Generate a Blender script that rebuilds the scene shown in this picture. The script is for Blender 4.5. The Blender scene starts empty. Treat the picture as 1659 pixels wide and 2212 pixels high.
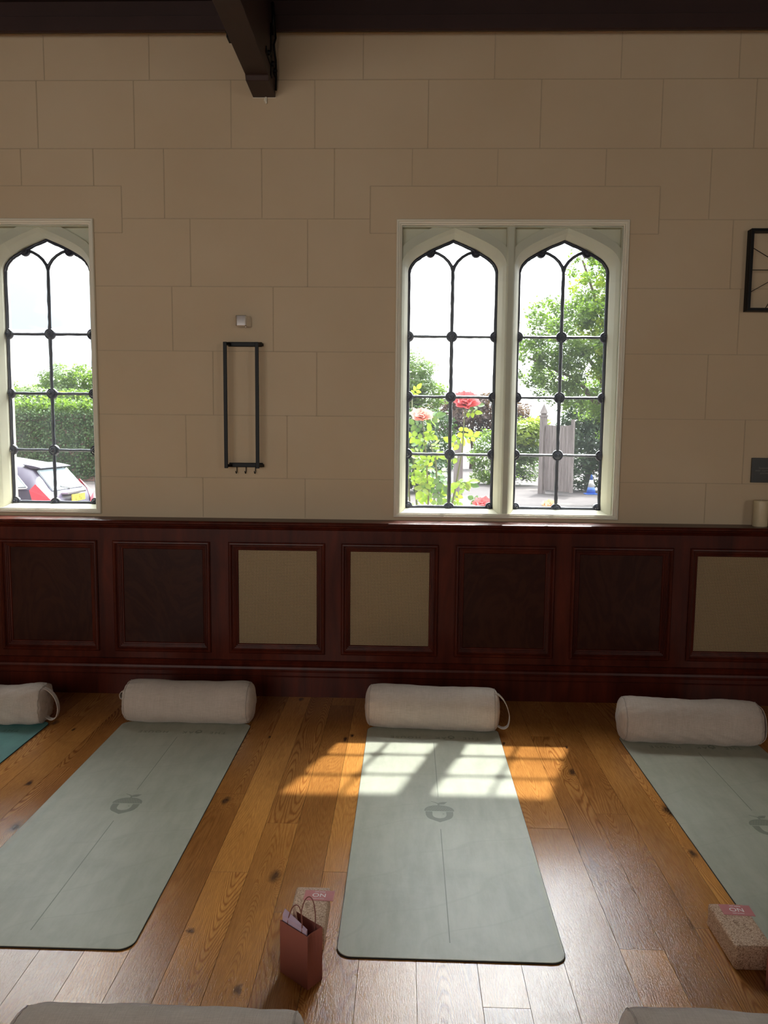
import bpy, bmesh, math, random
import numpy as np
from mathutils import Vector, Matrix

C = bpy.context.scene.collection
SC = bpy.context.scene
PI = math.pi

# ------------------------------------------------------------------ camera
PITCH, YAW, ROLL, FPX = 0.10116988, -0.02754138, -0.00986134, 1637.15
f = Vector((math.sin(YAW)*math.cos(PITCH), math.cos(YAW)*math.cos(PITCH), -math.sin(PITCH)))
rt = Vector((math.cos(YAW), -math.sin(YAW), 0)); dn = f.cross(rt)
cr, sr = math.cos(ROLL), math.sin(ROLL)
right = cr*rt + sr*dn; down = -sr*rt + cr*dn
cd = bpy.data.cameras.new('camera'); cam = bpy.data.objects.new('camera', cd); C.objects.link(cam)
M = Matrix(((right.x, -down.x, -f.x, 0), (right.y, -down.y, -f.y, 0), (right.z, -down.z, -f.z, 1.55), (0, 0, 0, 1)))
cam.matrix_world = M
cd.sensor_fit = 'VERTICAL'; cd.sensor_height = 36.0; cd.lens = FPX*36.0/2212.0
cd.clip_start = 0.05; cd.clip_end = 500
SC.camera = cam

# ------------------------------------------------------------------ light
SUN_DIR = Vector((-0.36, -1.0, -1.64)).normalized()      # the way the sunlight travels
SUN_POWER = 7.0
SKY_POWER = 2.6
BACK_POWER = 18.0
EXPOSURE = 0.56
sl = bpy.data.lights.new('sun', 'SUN'); sl.energy = SUN_POWER; sl.angle = 0.018; sl.color = (1.0, 0.95, 0.86)
so = bpy.data.objects.new('sun', sl); C.objects.link(so); so.rotation_euler = SUN_DIR.to_track_quat('-Z', 'Y').to_euler()
so.location = (3, 12, 20)

W = bpy.data.worlds.new('sky'); SC.world = W; W.use_nodes = True
nt = W.node_tree; nt.nodes.clear()
o_ = nt.nodes.new('ShaderNodeOutputWorld'); bg = nt.nodes.new('ShaderNodeBackground')
tc = nt.nodes.new('ShaderNodeTexCoord'); mp = nt.nodes.new('ShaderNodeMapping'); mp.inputs['Scale'].default_value = (2.2, 2.2, 7.0)
nz = nt.nodes.new('ShaderNodeTexNoise'); nz.inputs['Scale'].default_value = 1.6; nz.inputs['Detail'].default_value = 5
rp = nt.nodes.new('ShaderNodeValToRGB')
rp.color_ramp.elements[0].position = 0.36; rp.color_ramp.elements[0].color = (0.22, 0.25, 0.29, 1)
rp.color_ramp.elements[1].position = 0.56; rp.color_ramp.elements[1].color = (0.66, 0.63, 0.58, 1)
nt.links.new(tc.outputs['Generated'], mp.inputs['Vector']); nt.links.new(mp.outputs['Vector'], nz.inputs['Vector'])
nt.links.new(nz.outputs['Fac'], rp.inputs['Fac']); nt.links.new(rp.outputs['Color'], bg.inputs['Color'])
# the hazy cloud brightens towards the sun
GLOW = 36.0
vd = nt.nodes.new('ShaderNodeVectorMath'); vd.operation = 'DOT_PRODUCT'; nt.links.new(tc.outputs['Generated'], vd.inputs[0]); vd.inputs[1].default_value = tuple(-SUN_DIR)
def wm(op, a, b):
    n_ = nt.nodes.new('ShaderNodeMath'); n_.operation = op
    for i_, v_ in enumerate((a, b)):
        if isinstance(v_, (int, float)): n_.inputs[i_].default_value = v_
        else: nt.links.new(v_, n_.inputs[i_])
    return n_.outputs[0]
gl_ = wm('POWER', wm('MAXIMUM', vd.outputs['Value'], 0.0), 5.0)
nt.links.new(wm('ADD', wm('MULTIPLY', gl_, GLOW), SKY_POWER), bg.inputs['Strength'])
nt.links.new(bg.outputs['Background'], o_.inputs['Surface'])

def area(name, loc, rot, sx, sy, power, col):
    l = bpy.data.lights.new(name, 'AREA'); l.shape = 'RECTANGLE'; l.size = sx; l.size_y = sy; l.energy = power; l.color = col
    o = bpy.data.objects.new(name, l); C.objects.link(o); o.location = loc; o.rotation_euler = rot
# fill lamps added at assumed window openings behind the camera
for i, x in enumerate((-4.2, -2.6, -1.0, 4.3)):
    area('back_fill', (x, -3.42, 2.1), (math.radians(83), 0, 0), 1.3, 2.0, BACK_POWER*(1.1 if x < 0 else 0.9), (1.0, 0.93, 0.84))

SC.view_settings.view_transform = 'Standard'; SC.view_settings.look = 'None'
SC.view_settings.exposure = EXPOSURE; SC.view_settings.gamma = 1.0; SC.view_settings.use_curve_mapping = False
SC.cycles.max_bounces = 10; SC.cycles.diffuse_bounces = 5; SC.cycles.transparent_max_bounces = 16
SC.cycles.sample_clamp_indirect = 6.0; SC.cycles.caustics_reflective = False; SC.cycles.caustics_refractive = False

# ------------------------------------------------------------------ materials
class NT:
    def __init__(s, name):
        s.m = bpy.data.materials.new(name); s.m.use_nodes = True; s.t = s.m.node_tree; s.t.nodes.clear()
        s.out = s.t.nodes.new('ShaderNodeOutputMaterial')
    def n(s, t, **kw):
        nd = s.t.nodes.new('ShaderNode'+t)
        for k, v in kw.items():
            if k in nd.inputs: nd.inputs[k].default_value = v
            else: setattr(nd, k, v)
        return nd
    def l(s, a, b): s.t.links.new(a, b)
    def math(s, op, a, b=None, c=None):
        nd = s.t.nodes.new('ShaderNodeMath'); nd.operation = op
        for i, v in enumerate((a, b, c)):
            if v is None: continue
            if isinstance(v, (int, float)): nd.inputs[i].default_value = v
            else: s.l(v, nd.inputs[i])
        return nd.outputs[0]
    def coords(s, scale=(1, 1, 1), kind='Object', rot=(0, 0, 0)):
        tc = s.n('TexCoord'); mp = s.n('Mapping'); mp.inputs['Scale'].default_value = scale; mp.inputs['Rotation'].default_value = rot
        s.l(tc.outputs[kind], mp.inputs['Vector']); return mp.outputs['Vector']
    def noise(s, vec, scale, detail=3, rough=0.5, dist=0.0):
        nd = s.n('TexNoise'); nd.inputs['Scale'].default_value = scale; nd.inputs['Detail'].default_value = detail
        nd.inputs['Roughness'].default_value = rough; nd.inputs['Distortion'].default_value = dist
        if vec is not None: s.l(vec, nd.inputs['Vector'])
        return nd.outputs['Fac']
    def ramp(s, fac, stops):
        r = s.n('ValToRGB'); e = r.color_ramp.elements
        while len(e) < len(stops): e.new(0.5)
        for i, (p, c) in enumerate(stops): e[i].position = p; e[i].color = (*c, 1) if len(c) == 3 else c
        s.l(fac, r.inputs['Fac']); return r.outputs['Color']
    def mix(s, fac, a, b, mode='MIX'):
        nd = s.n('Mix', data_type='RGBA', blend_type=mode)
        for k, v in ((0, fac), (6, a), (7, b)):
            if isinstance(v, (int, float)): nd.inputs[k].default_value = v
            elif isinstance(v, tuple): nd.inputs[k].default_value = (*v, 1) if len(v) == 3 else v
            else: s.l(v, nd.inputs[k])
        return nd.outputs[2]
    def bsdf(s, col, rough=0.5, spec=0.5, metal=0.0, bump=None, bs=0.3, bd=0.002, coat=0.0, trans=None):
        p = s.n('BsdfPrincipled')
        if isinstance(col, tuple): p.inputs['Base Color'].default_value = (*col, 1)
        else: s.l(col, p.inputs['Base Color'])
        if isinstance(rough, (int, float)): p.inputs['Roughness'].default_value = rough
        else: s.l(rough, p.inputs['Roughness'])
        p.inputs['Specular IOR Level'].default_value = spec; p.inputs['Metallic'].default_value = metal
        p.inputs['Coat Weight'].default_value = coat
        if bump is not None:
            b = s.n('Bump'); b.inputs['Strength'].default_value = bs; b.inputs['Distance'].default_value = bd
            s.l(bump, b.inputs['Height']); s.l(b.outputs['Normal'], p.inputs['Normal'])
        s.l(p.outputs[0], s.out.inputs['Surface']); return p

def flat(name, col, rough=0.5, spec=0.5, metal=0.0, var=0.08, vs=40.0, bump=0.0):
    t = NT(name); v = t.coords(); n = t.noise(v, vs, 4)
    c = t.mix(n, tuple(x*(1-var) for x in col), tuple(min(1, x*(1+var)) for x in col))
    t.bsdf(c, rough, spec, metal, n if bump else None, bump, 0.001); return t.m

def wall_paint():
    t = NT('cream_painted_stone'); v = t.coords()
    a = t.noise(v, 1.3, 4, 0.6); b = t.noise(v, 60, 3)
    c = t.ramp(a, [(0.3, (0.545, 0.425, 0.285)), (0.7, (0.59, 0.475, 0.33))])
    t.bsdf(c, 0.6, 0.25, 0, t.math('ADD', t.math('MULTIPLY', b, 0.25), a), 0.25, 0.004); return t.m

def floor_oak():
    t = NT('oiled_oak_boards')
    tc = t.n('TexCoord'); at = t.n('Attribute', attribute_name='board'); sep = t.n('SeparateColor'); t.l(at.outputs['Color'], sep.inputs[0])
    rnd, rnd2, edge = sep.outputs[0], sep.outputs[1], sep.outputs[2]
    off = t.n('CombineXYZ'); t.l(t.math('MULTIPLY', rnd, 37.0), off.inputs[0]); t.l(t.math('MULTIPLY', rnd2, 53.0), off.inputs[1]); t.l(t.math('MULTIPLY', rnd, 91.0), off.inputs[2])
    add = t.n('VectorMath', operation='ADD'); t.l(tc.outputs['Object'], add.inputs[0]); t.l(off.outputs[0], add.inputs[1])
    def mp(sc):
        m = t.n('Mapping'); m.inputs['Scale'].default_value = sc; t.l(add.outputs[0], m.inputs['Vector']); return m.outputs[0]
    big = t.noise(mp((5.5, 0.55, 1)), 1.0, 1.2, 0.4)
    vo = t.n('TexVoronoi', voronoi_dimensions='2D'); vo.inputs['Scale'].default_value = 1.0
    kd_ = t.n('TexNoise'); kd_.inputs['Scale'].default_value = 1.0; kd_.inputs['Detail'].default_value = 3; t.l(mp((22, 12, 1)), kd_.inputs['Vector'])
    ks = t.n('VectorMath', operation='SCALE'); ks.inputs['Scale'].default_value = 0.20; t.l(kd_.outputs['Color'], ks.inputs[0])
    ka = t.n('VectorMath', operation='ADD'); t.l(mp((4.5, 2.2, 1)), ka.inputs[0]); t.l(ks.outputs[0], ka.inputs[1]); t.l(ka.outputs[0], vo.inputs['Vector'])
    kc = t.n('SeparateColor'); t.l(vo.outputs['Color'], kc.inputs[0])
    kn = t.math('SUBTRACT', 1.0, t.math('MULTIPLY', vo.outputs['Distance'], t.math('MULTIPLY_ADD', kc.outputs[1], 6.0, 2.8))); kn = t.math('MAXIMUM', kn, 0.0); sel = t.math('GREATER_THAN', kc.outputs[0], 0.60)
    kn = t.math('MULTIPLY', kn, sel)
    wob = t.noise(mp((30, 5, 1)), 1.0, 3)
    phase = t.math('ADD', t.math('ADD', big, t.math('MULTIPLY', kn, 0.10)), t.math('MULTIPLY', wob, 0.018))
    ring = t.math('SINE', t.math('MULTIPLY', phase, 480.0)); ring = t.math('MULTIPLY_ADD', ring, 0.5, 0.5)
    ringp = t.math('MULTIPLY', t.math('POWER', ring, 1.8), t.math('MULTIPLY_ADD', rnd, 0.75, 0.25))
    pore = t.noise(mp((330, 14, 1)), 1.0, 4, 0.7)
    pr = t.n('MapRange'); pr.inputs[1].default_value = 0.40; pr.inputs[2].default_value = 0.60; t.l(pore, pr.inputs[0])
    lowv = t.noise(mp((3, 1.2, 1)), 1.0, 3)
    base = t.ramp(ringp, [(0.0, (0.58, 0.268, 0.066)), (0.35, (0.52, 0.225, 0.053)), (1.0, (0.27, 0.088, 0.018))])
    base = t.mix(t.math('MULTIPLY', t.math('SUBTRACT', 1.0, pr.outputs[0]), 0.32), base, (0.12, 0.042, 0.012))
    tone = t.ramp(rnd2, [(0.0, (0.72, 0.66, 0.62)), (0.5, (1.0, 0.97, 0.94)), (1.0, (1.22, 1.22, 1.2))])
    base = t.mix(1.0, base, tone, 'MULTIPLY')
    blot = t.ramp(lowv, [(0.3, (0.74, 0.68, 0.66)), (0.65, (1.1, 1.1, 1.1))]); base = t.mix(1.0, base, blot, 'MULTIPLY')
    kd = t.n('MapRange'); kd.inputs[1].default_value = 0.66; kd.inputs[2].default_value = 0.95; t.l(t.math('ADD', kn, t.math('MULTIPLY', wob, 0.15)), kd.inputs[0])
    base = t.mix(t.math('MULTIPLY', kd.outputs[0], 0.85), base, (0.045, 0.018, 0.010))
    base = t.mix(edge, base, (0.03, 0.014, 0.006))
    pit = t.noise(mp((380, 70, 1)), 1.0, 2, 0.6); pm = t.n('MapRange'); pm.inputs[1].default_value = 0.38; pm.inputs[2].default_value = 0.5; t.l(pit, pm.inputs[0])
    h = t.math('ADD', t.math('MULTIPLY', pr.outputs[0], 0.45), t.math('ADD', t.math('MULTIPLY', pm.outputs[0], 0.6), t.math('MULTIPLY', ring, -0.25)))
    rough = t.math('MULTIPLY_ADD', pore, 0.10, 0.12)
    t.bsdf(base, rough, 0.8, 0, h, 0.35, 0.0005); return t.m

def mahogany():
    t = NT('dark_mahogany'); v = t.coords((14, 14, 1.6)); n = t.noise(v, 1.0, 5, 0.6, 0.6); n2 = t.noise(t.coords((2.5, 2.5, 1.5)), 1.0, 3, 0.5, 1.5)
    c = t.ramp(n, [(0.3, (0.038, 0.0060, 0.0035)), (0.7, (0.098, 0.016, 0.0075))])
    c = t.mix(1.0, c, t.ramp(n2, [(0.3, (0.75, 0.72, 0.72)), (0.7, (1.15, 1.2, 1.2))]), 'MULTIPLY')
    t.bsdf(c, 0.34, 0.18, 0, n, 0.05, 0.001); return t.m

def panel_wood():
    t = NT('figured_mahogany_panel'); v = t.coords((1.6, 1.6, 0.8)); n = t.noise(v, 1.5, 5, 0.6, 2.2)
    s = t.math('MULTIPLY_ADD', t.math('SINE', t.math('MULTIPLY', n, 42.0)), 0.5, 0.5)
    c = t.ramp(s, [(0.0, (0.027, 0.0065, 0.004)), (1.0, (0.040, 0.011, 0.006))])
    t.bsdf(c, 0.38, 0.15); return t.m

def mat_rubber(name, col, dark, light):
    t = NT(name); v = t.coords()
    a = t.noise(v, 3.2, 5, 0.62, 0.4); b = t.noise(t.coords((9, 2.2, 1), rot=(0, 0, 0.5)), 2.0, 5, 0.65)
    c = t.ramp(a, [(0.30, dark), (0.5, col), (0.72, light)])
    c = t.mix(0.35, c, t.ramp(b, [(0.35, dark), (0.6, light)]))
    # long fine scuffs
    w = t.n('TexWave'); w.inputs['Scale'].default_value = 1.1; w.inputs['Distortion'].default_value = 9; w.inputs['Detail'].default_value = 2
    t.l(t.coords((0.8, 1.9, 1), rot=(0, 0, 0.7)), w.inputs['Vector'])
    sc = t.n('MapRange'); sc.inputs[1].default_value = 0.985; sc.inputs[2].default_value = 1.0; t.l(w.outputs['Fac'], sc.inputs[0])
    c = t.mix(t.math('MULTIPLY', sc.outputs[0], 0.22), c, dark)
    fine = t.noise(v, 500, 2)
    t.bsdf(c, 0.42, 0.4, 0, fine, 0.06, 0.0004); return t.m

def linen(name, a, b):
    t = NT(name)
    u = t.noise(t.coords((900, 22, 22)), 1.0, 3, 0.6); w = t.noise(t.coords((20, 800, 800)), 1.0, 3, 0.6)
    x = t.math('MULTIPLY', t.math('ADD', u, w), 0.5); big = t.noise(t.coords(), 9, 3)
    c = t.ramp(x, [(0.36, a), (0.64, b)]); c = t.mix(0.25, c, t.ramp(big, [(0.3, a), (0.7, b)]))
    p = t.bsdf(c, 0.9, 0.15, 0, t.math('ADD', x, t.math('MULTIPLY', big, 1.5)), 0.65, 0.0020)
    p.inputs['Sheen Weight'].default_value = 0.25; return t.m

def cork():
    t = NT('granulated_cork'); v = t.coords()
    vo = t.n('TexVoronoi'); vo.inputs['Scale'].default_value = 430; t.l(v, vo.inputs['Vector'])
    n = t.noise(v, 160, 4, 0.7)
    s = t.n('SeparateColor'); t.l(vo.outputs['Color'], s.inputs[0])
    x = t.math('MULTIPLY_ADD', n, 0.5, t.math('MULTIPLY', s.outputs[0], 0.5))
    c = t.ramp(x, [(0.2, (0.17, 0.085, 0.05)), (0.45, (0.48, 0.32, 0.22)), (0.8, (0.70, 0.52, 0.39))])
    t.bsdf(c, 0.85, 0.2, 0, x, 0.4, 0.0015); return t.m

def leaf(name, c1, c2, tr=0.5, sc=6.0, tt=(1.25, 1.3, 0.55)):
    t = NT(name); n = t.noise(t.coords(), sc, 3, 0.7)
    c = t.ramp(n, [(0.3, c1), (0.7, c2)])
    d = t.n('BsdfDiffuse'); tl = t.n('BsdfTranslucent'); t.l(c, d.inputs['Color'])
    t.l(t.mix(1.0, c, tt, 'MULTIPLY'), tl.inputs['Color'])
    g = t.n('BsdfGlossy'); g.inputs['Roughness'].default_value = 0.35
    m = t.n('MixShader'); m.inputs[0].default_value = tr; t.l(d.outputs[0], m.inputs[1]); t.l(tl.outputs[0], m.inputs[2])
    m2 = t.n('MixShader'); m2.inputs[0].default_value = 0.05; t.l(m.outputs[0], m2.inputs[1]); t.l(g.outputs[0], m2.inputs[2])
    t.l(m2.outputs[0], t.out.inputs['Surface']); return t.m

def glass(name, dust=0.03, tint=(0.97, 0.99, 1.0)):
    t = NT(name); tr = t.n('BsdfTransparent'); tr.inputs['Color'].default_value = (*tint, 1)
    gl = t.n('BsdfGlossy'); gl.inputs['Roughness'].default_value = 0.02
    lw = t.n('LayerWeight'); fr = t.math('MULTIPLY_ADD', t.math('POWER', lw.outputs['Facing'], 5.0), 0.9, 0.035)
    m = t.n('MixShader'); t.l(fr, m.inputs[0]); t.l(tr.outputs[0], m.inputs[1]); t.l(gl.outputs[0], m.inputs[2])
    df = t.n('BsdfTranslucent'); df.inputs['Color'].default_value = (0.85, 0.9, 1, 1)
    nn = t.noise(t.coords(), 7, 5, 0.7)
    m2 = t.n('MixShader'); t.l(t.math('MULTIPLY', nn, dust*2), m2.inputs[0]); t.l(m.outputs[0], m2.inputs[1]); t.l(df.outputs[0], m2.inputs[2])
    t.l(m2.outputs[0], t.out.inputs['Surface']); return t.m

def grille_brass():
    t = NT('pierced_brass_sheet'); tc = t.n('TexCoord'); s = t.n('SeparateXYZ'); t.l(tc.outputs['Object'], s.inputs[0])
    k = PI/0.0068
    def wire(a):
        w = t.math('ABSOLUTE', t.math('SINE', t.math('MULTIPLY', a, k))); return t.math('LESS_THAN', w, 0.47)
    a = t.math('MULTIPLY', t.math('ADD', s.outputs[0], s.outputs[2]), 0.7071); b = t.math('MULTIPLY', t.math('SUBTRACT', s.outputs[0], s.outputs[2]), 0.7071)
    solid = t.math('MAXIMUM', wire(a), wire(b))
    p = t.n('BsdfPrincipled'); p.inputs['Base Color'].default_value = (0.50, 0.37, 0.215, 1); p.inputs['Roughness'].default_value = 0.5; p.inputs['Metallic'].default_value = 0.15
    tr = t.n('BsdfTransparent'); m = t.n('MixShader'); t.l(solid, m.inputs[0]); t.l(tr.outputs[0], m.inputs[1]); t.l(p.outputs[0], m.inputs[2])
    t.l(m.outputs[0], t.out.inputs['Surface']); return t.m

def brick(name, c1, c2, mo, sc=4.0):
    t = NT(name); b = t.n('TexBrick'); b.inputs['Scale'].default_value = sc
    b.inputs['Color1'].default_value = (*c1, 1); b.inputs['Color2'].default_value = (*c2, 1); b.inputs['Mortar'].default_value = (*mo, 1)
    t.l(t.coords(rot=(PI/2, 0, 0)), b.inputs['Vector']); t.bsdf(b.outputs['Color'], 0.9, 0.2); return t.m

def ground_mat():
    t = NT('sun_spotted_asphalt'); a = t.noise(t.coords(), 0.5, 4, 0.6); b = t.noise(t.coords(), 9, 4, 0.6)
    c = t.ramp(a, [(0.35, (0.065, 0.055, 0.058)), (0.6, (0.10, 0.085, 0.085)), (0.72, (0.20, 0.17, 0.155))]); c = t.mix(0.2, c, t.ramp(b, [(0.3, (0.04, 0.035, 0.035)), (0.7, (0.17, 0.15, 0.14))]))  # pale noise patches put sunny spots into the road colour
    t.bsdf(c, 0.9, 0.2); return t.m

def planks_grey():
    t = NT('weathered_boards'); n = t.noise(t.coords((25, 25, 1.5)), 1.0, 5, 0.7)
    c = t.ramp(n, [(0.3, (0.17, 0.145, 0.145)), (0.7, (0.42, 0.37, 0.37))]); t.bsdf(c, 0.9, 0.1, 0, n, 0.5, 0.01); return t.m

MW = wall_paint(); MJ = flat('joint_line_paint', (0.47, 0.375, 0.26), 0.7, 0.2)
MF = floor_oak(); MH = mahogany(); MP = panel_wood(); MG = grille_brass()
MWH = flat('cream_window_paint', (0.74, 0.70, 0.58), 0.45, 0.4, 0, 0.03, 8)
MST = flat('cream_painted_window_stone', (0.72, 0.69, 0.54), 0.6, 0.3, 0, 0.05, 6, 0.1)
MIR = flat('black_painted_iron', (0.020, 0.022, 0.040), 0.28, 0.6, 0, 0.3, 90, 0.4)
MBK = flat('matt_black_metal', (0.004, 0.004, 0.005), 0.45, 0.2)
MCH = flat('polished_chrome', (0.78, 0.76, 0.76), 0.08, 0.5, 1.0, 0.02)
MBM = flat('dark_brown_beam_paint', (0.042, 0.022, 0.020), 0.5, 0.35, 0, 0.25, 5, 0.1)
MCE = flat('dark_stained_ceiling_boards', (0.016, 0.007, 0.006), 0.6, 0.3, 0, 0.3, 6)
MSG = mat_rubber('sage_green_rubber', (0.40, 0.405, 0.325), (0.32, 0.33, 0.26), (0.46, 0.465, 0.385))
MTE = mat_rubber('teal_rubber', (0.085, 0.245, 0.235), (0.06, 0.19, 0.185), (0.12, 0.30, 0.29))
MRB = flat('black_rubber', (0.012, 0.012, 0.012), 0.7, 0.3)
MPR = flat('darker_sage_print', (0.215, 0.235, 0.185), 0.5, 0.4); MPT = flat('teal_print', (0.05, 0.15, 0.14), 0.5, 0.4)
MDT = flat('pale_dot_print', (0.50, 0.50, 0.33), 0.6, 0.3)
MLN = linen('oatmeal_linen', (0.385, 0.32, 0.27), (0.60, 0.515, 0.45)); MLP = linen('oatmeal_linen_piping', (0.30, 0.25, 0.21), (0.46, 0.39, 0.34))
MCK = cork(); MCD = flat('dusty_pink_card', (0.50, 0.175, 0.175), 0.6, 0.3, 0, 0.03); MWT = flat('white_ink', (0.85, 0.80, 0.78), 0.7, 0.2); MPK = flat('pale_pink_ink', (0.62, 0.32, 0.31), 0.7, 0.2)
MBG = flat('rust_paper', (0.27, 0.090, 0.068), 0.7, 0.25, 0, 0.06, 12); MHD = flat('twisted_paper_cord', (0.23, 0.085, 0.065), 0.8, 0.2, 0, 0.3, 300)
MLI = flat('lilac_card', (0.50, 0.38, 0.50), 0.6, 0.3); MKR = flat('kraft_paper', (0.45, 0.30, 0.22), 0.8, 0.2)
MCA = flat('ivory_wax', (0.58, 0.49, 0.32), 0.4, 0.5); MWK = flat('wick', (0.6, 0.55, 0.45), 0.9, 0.1)
MGL = glass('window_glass', 0.004); MSGL = glass('storm_glass', 0.003)
MPL = flat('white_plaster', (0.66, 0.60, 0.50), 0.8, 0.2)
MBR = brick('red_brick', (0.42, 0.20, 0.16), (0.52, 0.30, 0.25), (0.5, 0.45, 0.4))
MGR = ground_mat(); MPG = planks_grey(); MBK2 = flat('cavity_shade', (0.010, 0.006, 0.005), 0.9, 0.1)

# ------------------------------------------------------------------ mesh helpers
def mesh_obj(name, verts, faces, m, parent=None, smooth=False, loc=None, rot=None):
    me = bpy.data.meshes.new(name); me.from_pydata([tuple(v) for v in verts], [], faces); me.validate(); me.update()
    if m is not None: me.materials.append(m)
    if smooth:
        for p in me.polygons: p.use_smooth = True
    o = bpy.data.objects.new(name, me); C.objects.link(o)
    if parent is not None: o.parent = parent
    if loc is not None: o.location = loc
    if rot is not None: o.rotation_euler = rot
    return o

class MB:
    def __init__(s): s.v = []; s.f = []
    def add(s, vs, fs):
        b = len(s.v); s.v += [tuple(v) for v in vs]; s.f += [tuple(i+b for i in q) for q in fs]; return s
    def box(s, x0, x1, y0, y1, z0, z1, T=None):
        vs = [(x0, y0, z0), (x1, y0, z0), (x1, y1, z0), (x0, y1, z0), (x0, y0, z1), (x1, y0, z1), (x1, y1, z1), (x0, y1, z1)]
        if T is not None: vs = [T @ Vector(v) for v in vs]
        return s.add(vs, [(0, 3, 2, 1), (4, 5, 6, 7), (0, 1, 5, 4), (1, 2, 6, 5), (2, 3, 7, 6), (3, 0, 4, 7)])
    def tube(s, pts, r, n=8, close=False):
        pts = [Vector(p) for p in pts]; N = len(pts); rs = r if isinstance(r, (list, tuple)) else [r]*N
        t0 = (pts[1]-pts[0]).normalized(); up = Vector((0, 0, 1)) if abs(t0.z) < 0.9 else Vector((1, 0, 0))
        nrm = t0.cross(up).normalized(); vs = []
        for i, p in enumerate(pts):
            if close: t = (pts[(i+1) % N]-pts[i-1]).normalized()
            else: t = (pts[min(i+1, N-1)]-pts[max(i-1, 0)]).normalized()
            nrm = (nrm-t*nrm.dot(t)).normalized(); b = t.cross(nrm)
            for k in range(n): a = 2*PI*k/n; vs.append(p+nrm*math.cos(a)*rs[i]+b*math.sin(a)*rs[i])
        fs = []; R = N if close else N-1
        for i in range(R):
            j = (i+1) % N
            for k in range(n): fs.append((i*n+k, i*n+(k+1) % n, j*n+(k+1) % n, j*n+k))
        if not close: fs.append(tuple(range(n))[::-1]); fs.append(tuple(range((N-1)*n, N*n)))
        return s.add(vs, fs)
    def lathe(s, prof, n=24, c=(0, 0, 0), axis='z', cap=True):
        vs = []
        for r, h in prof:
            for k in range(n):
                a = 2*PI*k/n; x, y = r*math.cos(a), r*math.sin(a)
                p = (x, y, h) if axis == 'z' else ((x, h, y) if axis == 'y' else (h, x, y))
                vs.append((p[0]+c[0], p[1]+c[1], p[2]+c[2]))
        N = len(prof); fs = [(i*n+k, i*n+(k+1) % n, (i+1)*n+(k+1) % n, (i+1)*n+k) for i in range(N-1) for k in range(n)]
        if cap: fs.append(tuple(range(n))[::-1]); fs.append(tuple(range((N-1)*n, N*n)))
        return s.add(vs, fs)
    def prism(s, poly, a, b, axis='x'):
        n = len(poly)
        def P(u, v, t): return (t, u, v) if axis == 'x' else ((u, t, v) if axis == 'y' else (u, v, t))
        vs = [P(u, v, a) for u, v in poly]+[P(u, v, b) for u, v in poly]
        return s.add(vs, [tuple(range(n))[::-1], tuple(range(n, 2*n))]+[(i, (i+1) % n, n+(i+1) % n, n+i) for i in range(n)])
    def build(s, name, m, parent=None, smooth=False, bevel=0.0, loc=None, rot=None, auto=False):
        o = mesh_obj(name, s.v, s.f, m, parent, smooth, loc, rot)
        bm = bmesh.new(); bm.from_mesh(o.data); bmesh.ops.recalc_face_normals(bm, faces=bm.faces); bm.to_mesh(o.data); bm.free()
        if smooth:
            for p in o.data.polygons: p.use_smooth = True
        if bevel > 0:
            md = o.modifiers.new('bevel', 'BEVEL'); md.width = bevel; md.segments = 2; md.limit_method = 'ANGLE'; md.angle_limit = 0.6
        return o

def empty(name, loc=(0, 0, 0), rz=0.0, parent=None):
    o = bpy.data.objects.new(name, None); C.objects.link(o); o.location = loc; o.rotation_euler = (0, 0, rz); o.empty_display_size = 0.1
    if parent is not None: o.parent = parent
    return o
def tag(o, label=None, cat=None, group=None, kind=None):
    if label: o['label'] = label
    if cat: o['category'] = cat
    if group: o['group'] = group
    if kind: o['kind'] = kind
    return o
def copy_tree(o, parent=None):
    c = o.copy(); C.objects.link(c); c.parent = parent
    for ch in list(o.children): copy_tree(ch, c)
    return c
def text_obj(name, txt, size, m, parent, loc, rot, sx=1.0, spacing=1.0, thick=0.0002, align='CENTER'):
    cu = bpy.data.curves.new('t', 'FONT'); cu.body = txt; cu.size = size; cu.align_x = align; cu.align_y = 'CENTER'; cu.space_character = spacing; cu.extrude = thick
    to = bpy.data.objects.new('t', cu); C.objects.link(to); bpy.context.view_layer.update()
    me = bpy.data.meshes.new_from_object(to); bpy.data.objects.remove(to); me.name = name; me.materials.clear(); me.materials.append(m)
    o = bpy.data.objects.new(name, me); C.objects.link(o); o.parent = parent; o.location = loc; o.rotation_euler = rot; o.scale = (sx, 1, 1); return o

def sheet_with_holes(xs, zs, hole, y0, y1):
    """a wall slab between y0 (room side) and y1, cut by rectangular openings"""
    mb = MB(); nx, nz = len(xs)-1, len(zs)-1
    S = lambda i, j: 0 <= i < nx and 0 <= j < nz and not hole(0.5*(xs[i]+xs[i+1]), 0.5*(zs[j]+zs[j+1]))
    for i in range(nx):
        for j in range(nz):
            if not S(i, j): continue
            a, b, c, d = xs[i], xs[i+1], zs[j], zs[j+1]
            mb.add([(a, y0, c), (b, y0, c), (b, y0, d), (a, y0, d)], [(0, 1, 2, 3)]); mb.add([(a, y1, c), (b, y1, c), (b, y1, d), (a, y1, d)], [(3, 2, 1, 0)])
            if not S(i-1, j): mb.add([(a, y0, c), (a, y0, d), (a, y1, d), (a, y1, c)], [(0, 1, 2, 3)])
            if not S(i+1, j): mb.add([(b, y0, c), (b, y1, c), (b, y1, d), (b, y0, d)], [(0, 1, 2, 3)])
            if not S(i, j-1): mb.add([(a, y0, c), (a, y1, c), (b, y1, c), (b, y0, c)], [(0, 1, 2, 3)])
            if not S(i, j+1): mb.add([(a, y0, d), (b, y0, d), (b, y1, d), (a, y1, d)], [(0, 1, 2, 3)])
    return mb
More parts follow.
